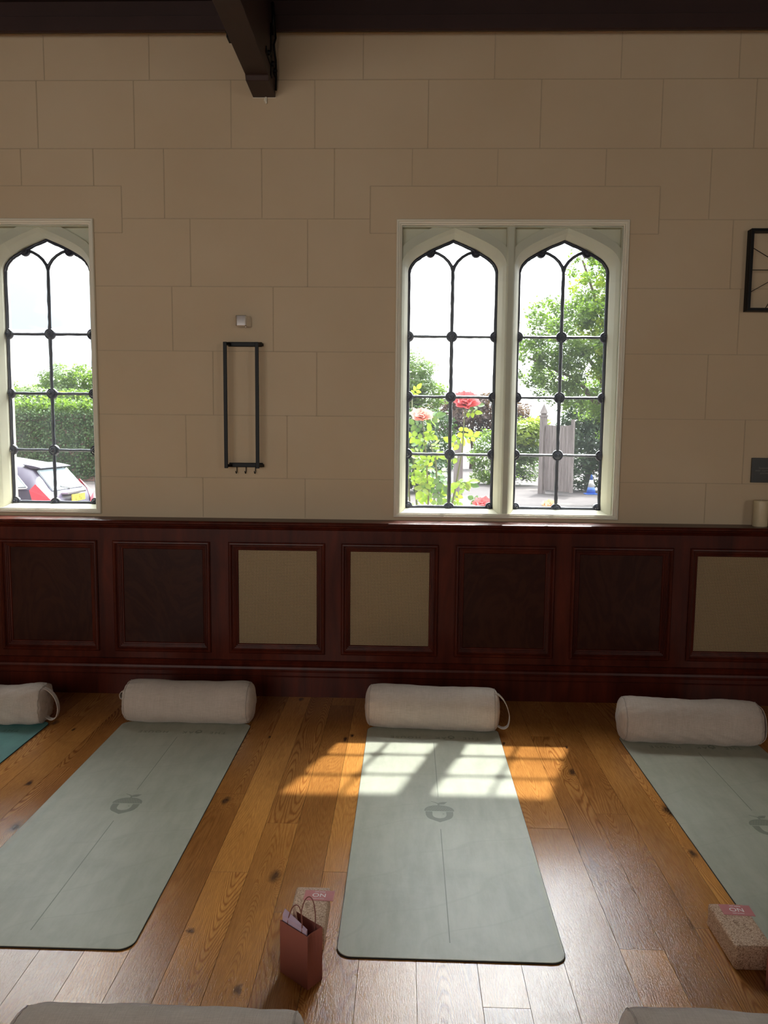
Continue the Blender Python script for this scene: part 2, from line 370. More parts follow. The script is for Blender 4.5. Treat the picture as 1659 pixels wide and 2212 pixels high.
def weld(o):
    bm = bmesh.new(); bm.from_mesh(o.data); bmesh.ops.remove_doubles(bm, verts=bm.verts, dist=1e-5); bmesh.ops.recalc_face_normals(bm, faces=bm.faces); bm.to_mesh(o.data); bm.free(); return o

# ------------------------------------------------------------------ floor
XL, XR, YB, YW = -6.0, 5.2, -3.3, 4.5
seams = [-1.87, -1.74, -1.605, -1.47, -1.34, -1.21, -1.08, -0.945, -0.81, -0.675, -0.54, -0.41, -0.275, -0.12, 0.05, 0.23, 0.36, 0.488, 0.67, 0.805, 0.937, 1.072, 1.21]
while seams[0] > XL: seams.insert(0, seams[0]-random.Random(len(seams)).choice((0.135, 0.135, 0.18)))
while seams[-1] < XR: seams.append(seams[-1]+random.Random(len(seams)+9).choice((0.135, 0.18)))
seams[0] = XL; seams[-1] = XR
known = {0.488: 2.89, 0.67: 2.182, 0.937: 2.291, -0.675: 2.534, -0.54: 2.881, -0.41: 2.315, -1.74: 3.627}
rg = random.Random(5); vs = []; fs = []; cols = []
for a, b in zip(seams[:-1], seams[1:]):
    ys = [known.get(round(a, 3), rg.uniform(0.5, 3.2))]
    while ys[0] > YB: ys.insert(0, ys[0]-rg.uniform(1.3, 2.2))
    while ys[-1] < YW: ys.append(ys[-1]+rg.uniform(1.3, 2.2))
    ys[0] = YB; ys[-1] = YW
    for c, d in zip(ys[:-1], ys[1:]):
        if d-c < 0.02: continue
        r1, r2 = rg.random(), rg.random(); k = len(vs); e = 0.0008; z0 = -0.0013; e2 = 0.0022
        vs += [(a, c, z0), (b, c, z0), (b, d, z0), (a, d, z0), (a+e, c+e, 0), (b-e, c+e, 0), (b-e, d-e, 0), (a+e, d-e, 0)]
        for q, ed in (((4, 5, 6, 7), 0), ((0, 1, 5, 4), 1), ((1, 2, 6, 5), 1), ((2, 3, 7, 6), 1), ((3, 0, 4, 7), 1)):
            fs.append(tuple(k+i for i in q)); cols.append((r1, r2, ed*0.55, 1))
fo = mesh_obj('floor', vs, fs, MF); tag(fo, kind='structure')
ca = fo.data.color_attributes.new('board', 'FLOAT_COLOR', 'CORNER')
arr = []
for p, c in zip(fo.data.polygons, cols): arr += list(c)*p.loop_total
ca.data.foreach_set('color', arr)

# ------------------------------------------------------------------ shell
WX = (-0.068, 1.260); WZ = (1.063, 2.782); DX = -3.087
wins = [WX, (WX[0]+DX, WX[1]+DX)]
def in_win(x, z): return WZ[0] < z < WZ[1] and any(a < x < b for a, b in wins)
xs = sorted([XL, XR]+[v for w in wins for v in w]); zs = [0, WZ[0], WZ[1], 6.2]
wall = sheet_with_holes(xs, zs, in_win, YW, 4.78).build('wall_front', MW); weld(wall); tag(wall, kind='structure')
# outside skin of brick so that the reveals outside are brick
skin = sheet_with_holes(xs, [-0.6, WZ[0], WZ[1], 6.2], in_win, 4.781, 4.80).build('wall_front_brick_facing', MBR, wall)
jl = MB()
def hline(x0, x1, z):
    if x1-x0 > 0.01: jl.box(x0, x1, YW-0.0022, YW+0.001, z-0.0028, z+0.0028)
def hl(z, gaps=()):
    segs = [(XL, XR)]
    for a, b in gaps:
        segs = [q for s in segs for q in ((s[0], min(s[1], a)), (max(s[0], b), s[1])) if q[1]-q[0] > 0.01]
    for a, b in segs: hline(a, b, z)
gw = [(a-0.001, b+0.001) for a, b in wins]
LA, LB = (-0.221, 1.425), (-0.221+DX, 1.425+DX)
hl(3.546); hl(3.173); hl(2.785, [LA, LB]); hl(2.402, gw); hl(2.031, gw); hl(1.658, gw); hl(1.286, gw)
for a, b in (LA, LB): hline(a, b, 2.967)
for (a, b), (c, d) in ((LA, wins[0]), (LB, wins[1])):
    hline(a, c, 2.705); hline(d, b, 2.705)
    for x in (a, b): jl.box(x-0.0028, x+0.0028, YW-0.0022, YW+0.001, 2.705, 2.967)
rows = [(3.546, 3.81, [-2.09, -1.485, -0.266, 0.473, 1.178, 1.83, 2.5, 3.1]), (3.173, 3.546, [-2.139, -1.578, -1.02, -0.54, 0.104, 0.738, 1.415, 1.933, 2.6]),
        (2.967, 3.173, [-2.245, -1.822, 0.018, 0.503, 1.114]), (2.785, 3.173, [-1.412, -0.846, -0.428, 1.704, 2.4]), (2.402, 2.785, [-1.265, -0.582, 1.844, 2.5]),
        (2.031, 2.402, [-1.378, -0.783, 1.905, 2.6]), (1.658, 2.031, [-1.142, -0.528, 1.742, 2.35]), (1.286, 1.658, [-1.308, -0.704, 1.975, 2.6]), (1.05, 1.286, [-1.211, -0.597, 1.768, 2.4])]
for a, b, xx in rows:
    for x in xx: jl.box(x-0.0028, x+0.0028, YW-0.0022, YW+0.001, a, b)
jl.build('block_joint_lines', MJ, wall)

def slab(name, x0, x1, y0, y1, z0, z1, m):
    o = MB().box(x0, x1, y0, y1, z0, z1).build(name, m); return tag(o, kind='structure')
slab('wall_left', XL-0.2, XL, YB-0.2, 4.78, -0.1, 6.2, MPL); slab('wall_right', XR, XR+0.2, YB-0.2, 4.78, -0.1, 6.2, MPL)
bw = [(-4.85, -3.55), (-3.25, -1.95), (-1.65, -0.35), (3.65, 4.95)]
bx = sorted([XL-0.2, XR+0.2]+[v for w in bw for v in w])
backw = sheet_with_holes(bx, [-0.1, 1.1, 3.1, 6.2], lambda x, z: 1.1 < z < 3.1 and any(a < x < b for a, b in bw), -3.2, -3.4).build('wall_back', MPL); weld(backw); tag(backw, kind='structure')
cb = MB(); cb.prism([(4.6, 3.86), (4.6, 3.96), (0.6, 5.9), (-3.4, 3.96), (-3.4, 3.86), (0.6, 5.78)], XL-0.2, XR+0.2)
for i in range(24):   # board edges running along the room
    y = 4.45-i*0.16
    if y > 0.7: z = 3.86+(4.6-y)*0.48; cb.box(XL, XR, y-0.006, y+0.006, z-0.008, z+0.01)
tag(cb.build('ceiling', MCE), kind='structure')
# wall plate along the top of the wall
tp = MB(); tp.prism([(4.50, 3.800), (4.425, 3.768), (4.415, 3.775), (4.415, 3.848), (4.44, 3.862), (4.44, 3.95), (4.50, 3.95)], XL, XR)
t2 = tp.build('trim_2', MBM); tag(t2, kind='structure')
MB().box(XL, XR, 4.493, 4.4995, 3.792, 3.7985).build('pale_top_edge', MWH, t2)

# ------------------------------------------------------------------ wainscot
trim = empty('trim_1'); tag(trim, kind='structure')
FY = 4.385; PZ0, PZ1 = 0.250, 0.917; INS = 0.052
pans = [(-4.45, -3.87, 0), (-3.765, -3.185, 0), (-3.08, -2.50, 0), (-2.399, -1.814, 0), (-1.720, -1.143, 0), (-1.033, -0.464, 1), (-0.368, 0.201, 1), (0.301, 0.879, 0), (0.976, 1.557, 0), (1.655, 2.235, 1), (2.33, 2.91, 1), (3.01, 3.59, 0)]
pxs = sorted([XL, XR]+[v for a, b, g in pans for v in (a+0.008, b-0.008)])
fr = sheet_with_holes(pxs, [0.0, PZ0+0.008, PZ1-0.008, 1.02], lambda x, z: PZ0 < z < PZ1 and any(a < x < b for a, b, g in pans), FY, 4.44).build('panel_framework', MH, trim); weld(fr)
prof = [(0.0, 0.0), (0.0, -0.010), (0.006, -0.016), (0.014, -0.017), (0.020, -0.010), (0.022, -0.002), (0.026, -0.002), (0.028, 0.003), (0.033, 0.004), (0.035, 0.009), (0.040, 0.010), (0.042, 0.016), (0.048, 0.017), (INS, 0.022), (INS, 0.030)]
for a, b, g in pans:
    v = []; q = []
    for ins, dy in prof:
        v += [(a+ins, FY+dy, PZ0+ins), (b-ins, FY+dy, PZ0+ins), (b-ins, FY+dy, PZ1-ins), (a+ins, FY+dy, PZ1-ins)]
    for i in range(len(prof)-1):
        for k in range(4): q.append((i*4+k, i*4+(k+1) % 4, (i+1)*4+(k+1) % 4, (i+1)*4+k))
    mb = MB(); mb.add(v, q); mb.build('panel_moulding', MH, trim)
    if g:
        MB().add([(a+INS-0.004, FY+0.026, PZ0+INS-0.004), (b-INS+0.004, FY+0.026, PZ0+INS-0.004), (b-INS+0.004, FY+0.026, PZ1-INS+0.004), (a+INS-0.004, FY+0.026, PZ1-INS+0.004)], [(0, 1, 2, 3)]).build('grille', MG, trim)['label'] = 'pierced brass ventilation grille'
        MB().box(a+0.02, b-0.02, 4.478, 4.49, PZ0+0.02, PZ1-0.02).build('grille_backing', MBK2, trim)  # near-black sheet: the shade inside the cavity put into its colour
    else:
        MB().box(a+0.03, b-0.03, FY+0.024, FY+0.045, PZ0+0.03, PZ1-0.03).build('panel', MP, trim)
cap = MB(); cap.prism([(4.50, 1.045), (4.328, 1.045), (4.321, 1.042), (4.317, 1.036), (4.318, 1.028), (4.326, 1.022), (4.352, 1.020), (4.354, 1.012), (4.366, 1.006), (4.376, 0.996), (4.385, 0.990), (4.50, 0.990)], XL, XR)
cap.build('cap_rail', MH, trim)
bb = MB(); bb.prism([(4.50, 0.0), (4.345, 0.0), (4.345, 0.118), (4.349, 0.122), (4.343, 0.128), (4.343, 0.150), (4.350, 0.156), (4.350, 0.160), (4.345, 0.165), (4.348, 0.178), (4.358, 0.183), (4.362, 0.186), (4.360, 0.196), (4.372, 0.208), (4.385, 0.210), (4.50, 0.210)], XL, XR)
tag(bb.build('baseboard_front', MH), kind='structure')

# ------------------------------------------------------------------ windows
ARCH = [(0.0, 0.0), (0.008, 0.09), (0.035, 0.19), (0.08, 0.29), (0.15, 0.40), (0.24, 0.49), (0.36, 0.59), (0.51, 0.70), (0.68, 0.815), (0.85, 0.915), (1.0, 1.0)]
FINE = []
for i in range(len(ARCH)-1):
    p0 = ARCH[i-1] if i else (0.0, -0.09); p1 = ARCH[i]; p2 = ARCH[i+1]; p3 = ARCH[i+2] if i+2 < len(ARCH) else (1.16, 1.085)
    for k in range(3):
        tt = k/3; FINE.append(tuple(0.5*(2*p1[c]+(p2[c]-p0[c])*tt+(2*p0[c]-5*p1[c]+4*p2[c]-p3[c])*tt*tt+(3*p1[c]-p0[c]-3*p2[c]+p3[c])*tt**3) for c in (0, 1)))
FINE.append((1.0, 1.0))
def arch_pts(cx, hw, z0, zs_, za):
    """outline, left foot up over the apex to the right foot"""
    L = [(cx-hw, z0)]+[(cx-hw, z0+(zs_-z0)*t) for t in (0.33, 0.66)]+[(cx-hw+hw*u, zs_+(za-zs_)*v) for u, v in FINE]
    R = [(2*cx-x, z) for x, z in L[:-1]][::-1]
    return L+R
LC = [0.2680, 0.9200]; HWG = 0.266
CELL = [(-0.040, 0.594), (0.594, 1.232)]; CTOP = 2.748
win = empty('window_1', (WX[0]+0.664, YW, WZ[0])); tag(win, kind='structure')
WO = win.location
def wloc(mb):
    mb.v = [(x-WO.x, y-WO.y, z-WO.z) for x, y, z in mb.v]; return mb
# painted frame against the room side of the opening (secondary glazing)
mb = MB(); pr2 = [(0.0, 4.505), (0.0, 4.488), (0.004, 4.482), (0.012, 4.482), (0.013, 4.489), (0.024, 4.490), (0.025, 4.497), (0.032, 4.498), (0.032, 4.512)]
x0, x1, z0, z1 = WX[0], WX[1], WZ[0], WZ[1]
v = []; q = []
for ins, y in pr2:
    kk = 0.85
    v += [(x0+ins, y, z0+ins*kk), (x1-ins, y, z0+ins*kk), (x1-ins, y, z1-ins), (x0+ins, y, z1-ins)]
for i in range(len(pr2)-1):
    for k in range(4): q.append((i*4+k, i*4+(k+1) % 4, (i+1)*4+(k+1) % 4, (i+1)*4+k))
mb.add(v, q); wloc(mb).build('secondary_frame', MWH, win)
wloc(MB().box(x0+0.03, x1-0.03, 4.502, 4.505, z0+0.025, z1-0.03)).build('secondary_pane', MSGL, win)
# stone surround
st = MB()
for (ca_, cb_), cx in zip(CELL, LC):
    zb = 1.083
    A = arch_pts(cx, 0.302, zb, 2.535, 2.742); A2 = arch_pts(cx, 0.334, zb, 2.56, 2.80)
    Bm = arch_pts(cx, 0.286, zb+0.008, 2.530, 2.722); Gi = arch_pts(cx, HWG, 1.108, 2.510, 2.700)
    clip = lambda P: [(min(max(x, ca_), cb_), min(z, CTOP)) for x, z in P]
    A2 = clip(A2); rect = []
    for i, (x, z) in enumerate(A2):
        if i < 3 or i > len(A2)-4: rect.append((ca_ if x < cx else cb_, z))
        else: rect.append((x, CTOP))
    rings = [(A2, 4.556), (A2, 4.528), (A, 4.520), (Bm, 4.548), (Gi, 4.596), (Gi, 4.665), (arch_pts(cx, HWG+0.02, 1.10, 2.52, 2.72), 4.685), (arch_pts(cx, HWG+0.06, 1.09, 2.54, 2.76), 4.690)]
    n = len(A); vv = []; ff = []
    for P, y in rings: vv += [(x, y, z) for x, z in P]
    for r in range(len(rings)-1):
        for i in range(n): j = (i+1) % n; ff.append((r*n+i, r*n+j, (r+1)*n+j, (r+1)*n+i))
    st.add(vv, ff)
    # sunk spandrels behind the hood
    k = len(st.v); m_ = len(A2)
    st.add([(x, 4.556, z) for x, z in A2]+[(x, 4.556, z) for x, z in rect], [(i, i+1, m_+i+1, m_+i) for i in range(m_-1)])
# ribs: mullion, side strips, head, sill
xm = 0.594
st.prism([(xm-0.026, 4.60), (xm-0.024, 4.520), (xm-0.015, 4.511), (xm+0.015, 4.511), (xm+0.024, 4.520), (xm+0.026, 4.60)], 1.075, CTOP+0.01, 'z')
for xa, xb in ((x0, -0.040+0.008), (1.232-0.008, x1)): st.box(xa, xb, 4.514, 4.68, z0, z1)
st.box(x0, x1, 4.514, 4.69, CTOP-0.004, z1)
st.prism([(4.513, 1.063), (4.513, 1.084), (4.56, 1.090), (4.62, 1.1075), (4.70, 1.105), (4.83, 1.075), (4.83, 1.03), (4.79, 1.03), (4.79, 1.063)], x0, x1)
# closing pieces between and around the lights on the outside
def outer_plate(xa, xb, y): pass
st.box(xm-0.06, xm+0.06, 4.60, 4.688, 1.06, 2.62)
for xa, xb in ((x0, LC[0]-HWG-0.02), (LC[1]+HWG+0.02, x1)): st.box(xa, xb, 4.60, 4.688, 1.06, z1)
for cx in LC:
    P = arch_pts(cx, HWG+0.02, 2.3, 2.52, 2.72); zt = z1
    P = [p for p in P if p[1] >= 2.45]; m_ = len(P)
    for y in (4.60, 4.688): st.add([(x, y, z) for x, z in P]+[(x, y, zt) for x, z in P], [(i, i+1, m_+i+1, m_+i) for i in range(m_-1)])
st = wloc(st).build('stone_surround', MST, win); weld(st)
# brick head outside, with its drip stone
wloc(MB().box(x0-0.05, x1+0.05, 4.801, 4.835, 2.782, 2.84)).build('drip_stone', MST, win)
# iron lattice
BZ = [2.140, 1.783, 1.438]
def boss_at(parent, x, z, full=True, r=0.034):
    b = MB(); b.lathe([(r*0.98, 0.012), (r, 0.002), (r*0.92, -0.006), (r*0.78, -0.006), (r*0.74, -0.003), (r*0.66, -0.003), (r*0.60, -0.014), (r*0.36, -0.020), (r*0.33, -0.015), (r*0.22, -0.015), (r*0.18, -0.024), (0.001, -0.028)], 20, (0, 0, 0), 'y')
    if full is True: pass
    else:
        lim = full   # cut at the frame: keep the half on the light's side
        bm = bmesh.new(); me = bpy.data.meshes.new('b'); me.from_pydata(b.v, [], b.f); bm.from_mesh(me)
        bmesh.ops.bisect_plane(bm, geom=bm.verts[:]+bm.edges[:]+bm.faces[:], plane_co=lim[0], plane_no=lim[1], clear_outer=True)
        bm.to_mesh(me); bm.free(); b = MB(); b.v = [tuple(v.co) for v in me.vertices]; b.f = [tuple(p.vertices) for p in me.polygons]; bpy.data.meshes.remove(me)
    rr = random.Random(int(x*1000+z*777)); b.build('lattice_boss', MIR, parent, smooth=False, loc=(x, -0.004, z), rot=(rr.uniform(-0.1, 0.1), 0, rr.uniform(-0.1, 0.1)))
for cx in LC:
    GY = 4.630; rr = random.Random(int(cx*100))
    lat = MB(); fr_ = arch_pts(0, HWG-0.006, 1.115, 2.505, 2.693)
    fl = []
    for i in range(len(fr_)):
        a, b = Vector((fr_[i][0], 0, fr_[i][1])), Vector((fr_[(i+1) % len(fr_)][0], 0, fr_[(i+1) % len(fr_)][1])); k = max(1, int((b-a).length/0.06))
        for j in range(k): p = a.lerp(b, j/k); fl.append(p+Vector((rr.uniform(-1, 1), rr.uniform(-1, 1), rr.uniform(-1, 1)))*0.0012)
    lat.tube(fl, 0.0105, 8, True)
    def bar(p, q_, r=0.0088):
        a, b = Vector(p), Vector(q_); k = int((b-a).length/0.03)
        lat.tube([a.lerp(b, j/k)+Vector((rr.uniform(-1, 1), rr.uniform(-1, 1), rr.uniform(-1, 1)))*0.0011 for j in range(k+1)], [r*rr.uniform(0.9, 1.12) for j in range(k+1)], 8)
        c = (b-a).normalized(); lat.tube([a.lerp(b, j/k)+Vector((0, -0.007, 0)) for j in range(k+1)], r*0.55, 6)
    hw = HWG-0.006
    for z in BZ: bar((-hw, 0, z), (hw, 0, z+rr.uniform(-0.003, 0.003)))
    bar((0, 0, 1.115), (0, 0, 2.545), 0.0108)
    for s in (-1, 1):
        pts = [(0, 0, 2.52), (s*0.008, 0, 2.548), (s*0.028, 0, 2.578), (s*0.055, 0, 2.603), (s*0.086, 0, 2.621), (s*0.122, 0, 2.634)]
        lat.tube(pts, [0.0108, 0.0105, 0.0098, 0.009, 0.009, 0.010], 8)
    lo = wloc(lat) if False else lat
    lo = lat.build('iron_lattice', MIR, win, smooth=True, loc=(cx-WO.x, GY-WO.y, -WO.z))
    for z in BZ:
        boss_at(lo, 0, z)
        boss_at(lo, -hw, z, ((0, 0, 0), (-1, 0, 0))); boss_at(lo, hw, z, ((0, 0, 0), (1, 0, 0)))
    boss_at(lo, 0, 1.112, ((0, 0, 0), (0, 0, -1))); boss_at(lo, -hw+0.012, 1.122, True, 0.026); boss_at(lo, hw-0.012, 1.122, True, 0.026)
    boss_at(lo, -0.135, 2.628, ((0, 0, 0), Vector((-0.42, 0, 1)).normalized()), 0.030); boss_at(lo, 0.135, 2.628, ((0, 0, 0), Vector((0.42, 0, 1)).normalized()), 0.030)
    P = arch_pts(cx-WO.x, HWG+0.004, 1.100-WO.z, 2.512-WO.z, 2.704-WO.z); n = len(P)
    pm = MB(); pm.add([(x, GY+0.004-WO.y, z) for x, z in P]+[(x, GY+0.008-WO.y, z) for x, z in P], [tuple(range(n)), tuple(range(n, 2*n))[::-1]]+[(i, (i+1) % n, n+(i+1) % n, n+i) for i in range(n)])
    pm.build('leaded_pane', MGL, win)
w2 = copy_tree(win); w2.name = 'window_2'; w2.location.x += DX

# ------------------------------------------------------------------ tie beam at the wall
tb = empty('tie_beam', (-0.828, 4.5, 3.45)); tag(tb, 'dark brown timber tie beam running out from the wall above the black rack', 'beam')
b = MB(); b.prism([(0.0, 0.0), (-0.20, 0.003), (-0.215, 0.028), (-7.7, 0.028), (-7.7, 0.62), (0.0, 0.62)], -0.064, 0.064); b.build('timber', MBM, tb, bevel=0.004)
b = MB(); b.box(0.064, 0.070, -0.30, -0.02, 0.10, 0.135); b.box(0.064, 0.070, -0.16, -0.12, 0.05, 0.32)
for y in (-0.26, -0.14, -0.06): b.lathe([(0.014, 0.070), (0.014, 0.080), (0.006, 0.086)], 8, (0, y, 0.118), 'x')
b.build('iron_strap', MBK, tb, bevel=0.001)
b = MB(); b.tube([(0.076, -0.10, 0.40), (0.080, -0.12, 0.33), (0.084, -0.10, 0.27), (0.078, -0.13, 0.22), (0.082, -0.09, 0.16), (0.078, -0.05, 0.09), (0.070, -0.02, 0.03)], 0.006, 8)
b.tube([(0.078, -0.16, 0.42), (0.088, -0.20, 0.33), (0.082, -0.17, 0.25)], 0.009, 8); b.build('cable', MBK, tb, smooth=True)
b = MB(); b.box(-0.074, -0.062, -0.60, -0.54, 0.03, 0.05); b.lathe([(0.012, -0.064), (0.012, -0.08), (0.004, -0.086)], 8, (0, -0.57, 0.07), 'x'); b.build('bolt', MBK, tb)
b = MB(); b.add([(-0.064, -0.003, -0.004), (0.066, -0.003, -0.003), (0.072, -0.003, 0.0), (-0.066, -0.003, 0.0)], [(0, 1, 2, 3)])
b.tube([(0.012, -0.004, -0.001), (0.008, -0.006, -0.018), (0.014, -0.005, -0.034)], [0.008, 0.010, 0.005], 7); b.build('chipped_plaster', MWH, tb)['label'] = 'pale broken plaster under the beam end'

# ------------------------------------------------------------------ things on the wall
rk = empty('hook_rack', (-0.957, YW, 1.36)); tag(rk, 'tall narrow black metal rail rack with three hooks on the wall between the windows', 'rack')
# wall bars
for nm, z in (('top_bar', 0.697), ('bottom_bar', -0.008)):
    MB().box(-0.090, 0.110, -0.022, -0.002, z, z+0.026).build(nm, MBK, rk, bevel=0.003)
for sx in (-1, 1):
    xx = -0.103 if sx < 0 else 0.082
    MB().box(xx, xx+0.021, -0.086, -0.076, -0.012, 0.716).build('upright_bar', MBK, rk, bevel=0.002)
for sx, z in ((-1, 0.700), (1, 0.700), (-1, -0.006), (1, -0.006)):
    xx = -0.101 if sx < 0 else 0.084
    b = MB(); b.add([(xx, -0.080, z), (xx+0.018, -0.080, z), (xx+0.034, -0.012, z), (xx+0.014, -0.012, z), (xx, -0.080, z+0.016), (xx+0.018, -0.080, z+0.016), (xx+0.034, -0.012, z+0.016), (xx+0.014, -0.012, z+0.016)], [(0, 3, 2, 1), (4, 5, 6, 7), (0, 1, 5, 4), (1, 2, 6, 5), (2, 3, 7, 6), (3, 0, 4, 7)])
    b.build('side_arm', MBK, rk)
for x in (-0.045, 0.010, 0.066):
    MB().tube([(x, -0.012, -0.005), (x, -0.012, -0.026), (x, -0.014, -0.038), (x-0.001, -0.022, -0.045), (x-0.002, -0.031, -0.041), (x-0.003, -0.034, -0.030)], 0.0026, 8).build('hook', MBK, rk, smooth=True)

ch = empty('wall_bracket', (-0.955, YW, 2.20)); tag(ch, 'small chrome box bracket fixed to the wall above the black rack', 'bracket')
n = 10; poly = []
for (cx_, cy_, a0) in ((0.033, 0.0, 0), ):
    pass
poly = [(-0.040, 0.0), (-0.040, -0.048), (-0.036, -0.056), (-0.028, -0.060), (0.018, -0.060), (0.026, -0.056), (0.030, -0.048), (0.046, -0.0)]
MB().prism(poly, -0.030, 0.030, 'z').build('housing', MCH, ch, bevel=0.003)
MB().lathe([(0.006, -0.030), (0.006, -0.036), (0.003, -0.039)], 12, (0.020, -0.045, 0)).build('grub_screw', MCH, ch, smooth=True)

fr0 = empty('wall_clock', (2.150, YW, 2.497)); tag(fr0, 'square black wire frame wall ornament, cut off at the edge of the picture', 'wall ornament')
H = 0.226
b = MB()
def ring_box(b, h, y0, y1, w):
    b.box(-h, h, y0, y1, h-w, h); b.box(-h, h, y0, y1, -h, -h+w); b.box(-h, -h+w, y0, y1, -h+w, h-w); b.box(h-w, h, y0, y1, -h+w, h-w)
ring_box(b, H, -0.060, -0.046, 0.016); b.build('front_frame', MBK, fr0, bevel=0.001)
b = MB(); ring_box(b, H, -0.040, -0.004, 0.014); b.build('rear_frame', MBK, fr0, bevel=0.001)
b = MB(); ring_box(b, H-0.004, -0.047, -0.039, 0.006); b.build('frame_spacer', MCH, fr0)
for k in range(12):
    a = 2*PI*k/12; ca_, sa_ = math.cos(a), math.sin(a); R = (H-0.006)/max(abs(ca_), abs(sa_))
    MB().tube([(0.05*ca_, -0.05, 0.05*sa_), (R*ca_, -0.05, R*sa_)], 0.0022, 6).build('wire_spoke', MBK, fr0)
b = MB(); ring_box(b, 0.055, -0.056, -0.046, 0.006); b.build('centre_square', MBK, fr0)

sg = empty('wall_sign', (2.128, YW, 1.367)); tag(sg, 'small black framed notice with white lettering on the wall above the candle', 'sign')
MB().box(-0.106, 0.106, -0.012, 0.0, -0.072, 0.072).build('board', flat('black_sign_face', (0.012, 0.012, 0.010), 0.35), sg, bevel=0.001)
b = MB()
for (a1, a2, c1, c2) in ((-0.098, 0.098, 0.064, 0.0655), (-0.098, 0.098, -0.0655, -0.064), (-0.098, -0.0965, -0.064, 0.064), (0.0965, 0.098, -0.064, 0.064)): b.box(a1, a2, -0.0125, -0.011, c1, c2)
b.build('border_line', flat('sign_line', (0.05, 0.05, 0.045), 0.5), sg)
MSI = flat('sign_ink', (0.20, 0.195, 0.18), 0.6)
for i, tx in enumerate(('Equipment must only', 'under supervision', 'practice at')):
    text_obj('lettering', tx, 0.0155, MSI, sg, ((-0.066, -0.086, -0.056)[i], -0.0125, 0.013-i*0.0145), (PI/2, 0, 0), 0.92, 1.0, 0.0002, 'LEFT')

def candle(x, y, h, r, label):
    t = empty('pillar_candle', (x, y, 1.045)); tag(t, label, 'candle', None)
    b = MB(); b.lathe([(0.0005, 0), (r*0.97, 0), (r, 0.004), (r, h-0.006), (r*0.97, h), (r*0.8, h-0.001), (r*0.5, h-0.005), (0.0005, h-0.006)], 32, cap=False); b.build('wax', MCA, t, smooth=True)
    MB().tube([(0, 0, h-0.008), (0.001, 0, h+0.004), (0.007, 0, h+0.014)], 0.0016, 6).build('wick', MWK, t)
candle(2.056, 4.42, 0.152, 0.040, 'ivory pillar candle with a bent wick on the wooden ledge')
candle(2.145, 4.43, 0.140, 0.040, 'second ivory pillar candle on the ledge, at the very edge beside the first')

# ------------------------------------------------------------------ mats
def acorn(parent, y0, m, s=1.0, z=0.0061, rot=0.0, dots=True, cx=0.0):
    """emblem: cap towards the wall; y0 is the seam between cap and nut"""
    R = lambda P: [((x*s)*math.cos(rot)-(y*s)*math.sin(rot)+cx, (x*s)*math.sin(rot)+(y*s)*math.cos(rot)+y0, z) for x, y in P]
    b = MB(); n = 24
    top = [(-0.062, 0.003)]+[(-0.062*math.cos(PI*k/n), 0.003+0.050*math.sin(PI*k/n)**0.85) for k in range(1, n)]+[(0.062, 0.003)]
    b.add(R(top), [tuple(range(len(top)))])
    out = [(-0.057, -0.001), (-0.056, -0.030), (-0.050, -0.050), (-0.040, -0.062), (-0.020, -0.075), (0.0, -0.088), (0.020, -0.075), (0.040, -0.062), (0.050, -0.050), (0.056, -0.030), (0.057, -0.001)]
    inn = [(-0.0285, -0.001), (-0.0285, -0.030), (-0.025, -0.042), (-0.018, -0.050), (-0.009, -0.054), (0.0, -0.056), (0.009, -0.054), (0.018, -0.050), (0.025, -0.042), (0.0285, -0.030), (0.0285, -0.001)]
    b.add(R(out+inn), [(i, i+1, 12+i, 11+i) for i in range(10)])
    stem = [(-0.033, 0.084), (-0.018, 0.076), (-0.006, 0.066), (-0.004, 0.052), (0.004, 0.052), (0.001, 0.068), (-0.015, 0.080), (-0.032, 0.0875)]
    b.add(R(stem), [(0, 1, 6, 7), (1, 2, 5, 6), (2, 3, 4, 5)])
    lf = [(0.002, 0.060), (0.010, 0.060), (0.022, 0.061), (0.029, 0.070), (0.037, 0.083), (0.022, 0.082), (0.008, 0.079), (-0.004, 0.070)]
    b.add(R(lf), [tuple(range(8))])
    if dots: b.add(R([(0.013, -0.022), (0.020, -0.022), (0.020, -0.018), (0.013, -0.018)]), [(0, 1, 2, 3)])
    o = b.build('acorn_emblem', m, parent)
    if dots:
        d = MB()
        for r_ in range(4):
            for k in range(-5, 6):
                x = k*0.0105+(r_ % 2)*0.0052; y = 0.008+r_*0.0105
                if (x/0.058)**2+((y-0.003)/0.047)**2 < 0.92: d.add(R([(x+0.0011*math.cos(a), y+0.0011*math.sin(a)) for a in (0, 1.05, 2.1, 3.14, 4.2, 5.25)]), [(0, 1, 2, 3, 4, 5)])
        d.v = [(x, y, zz+0.0002) for x, y, zz in d.v]; d.build('emblem_dots', MDT, o)
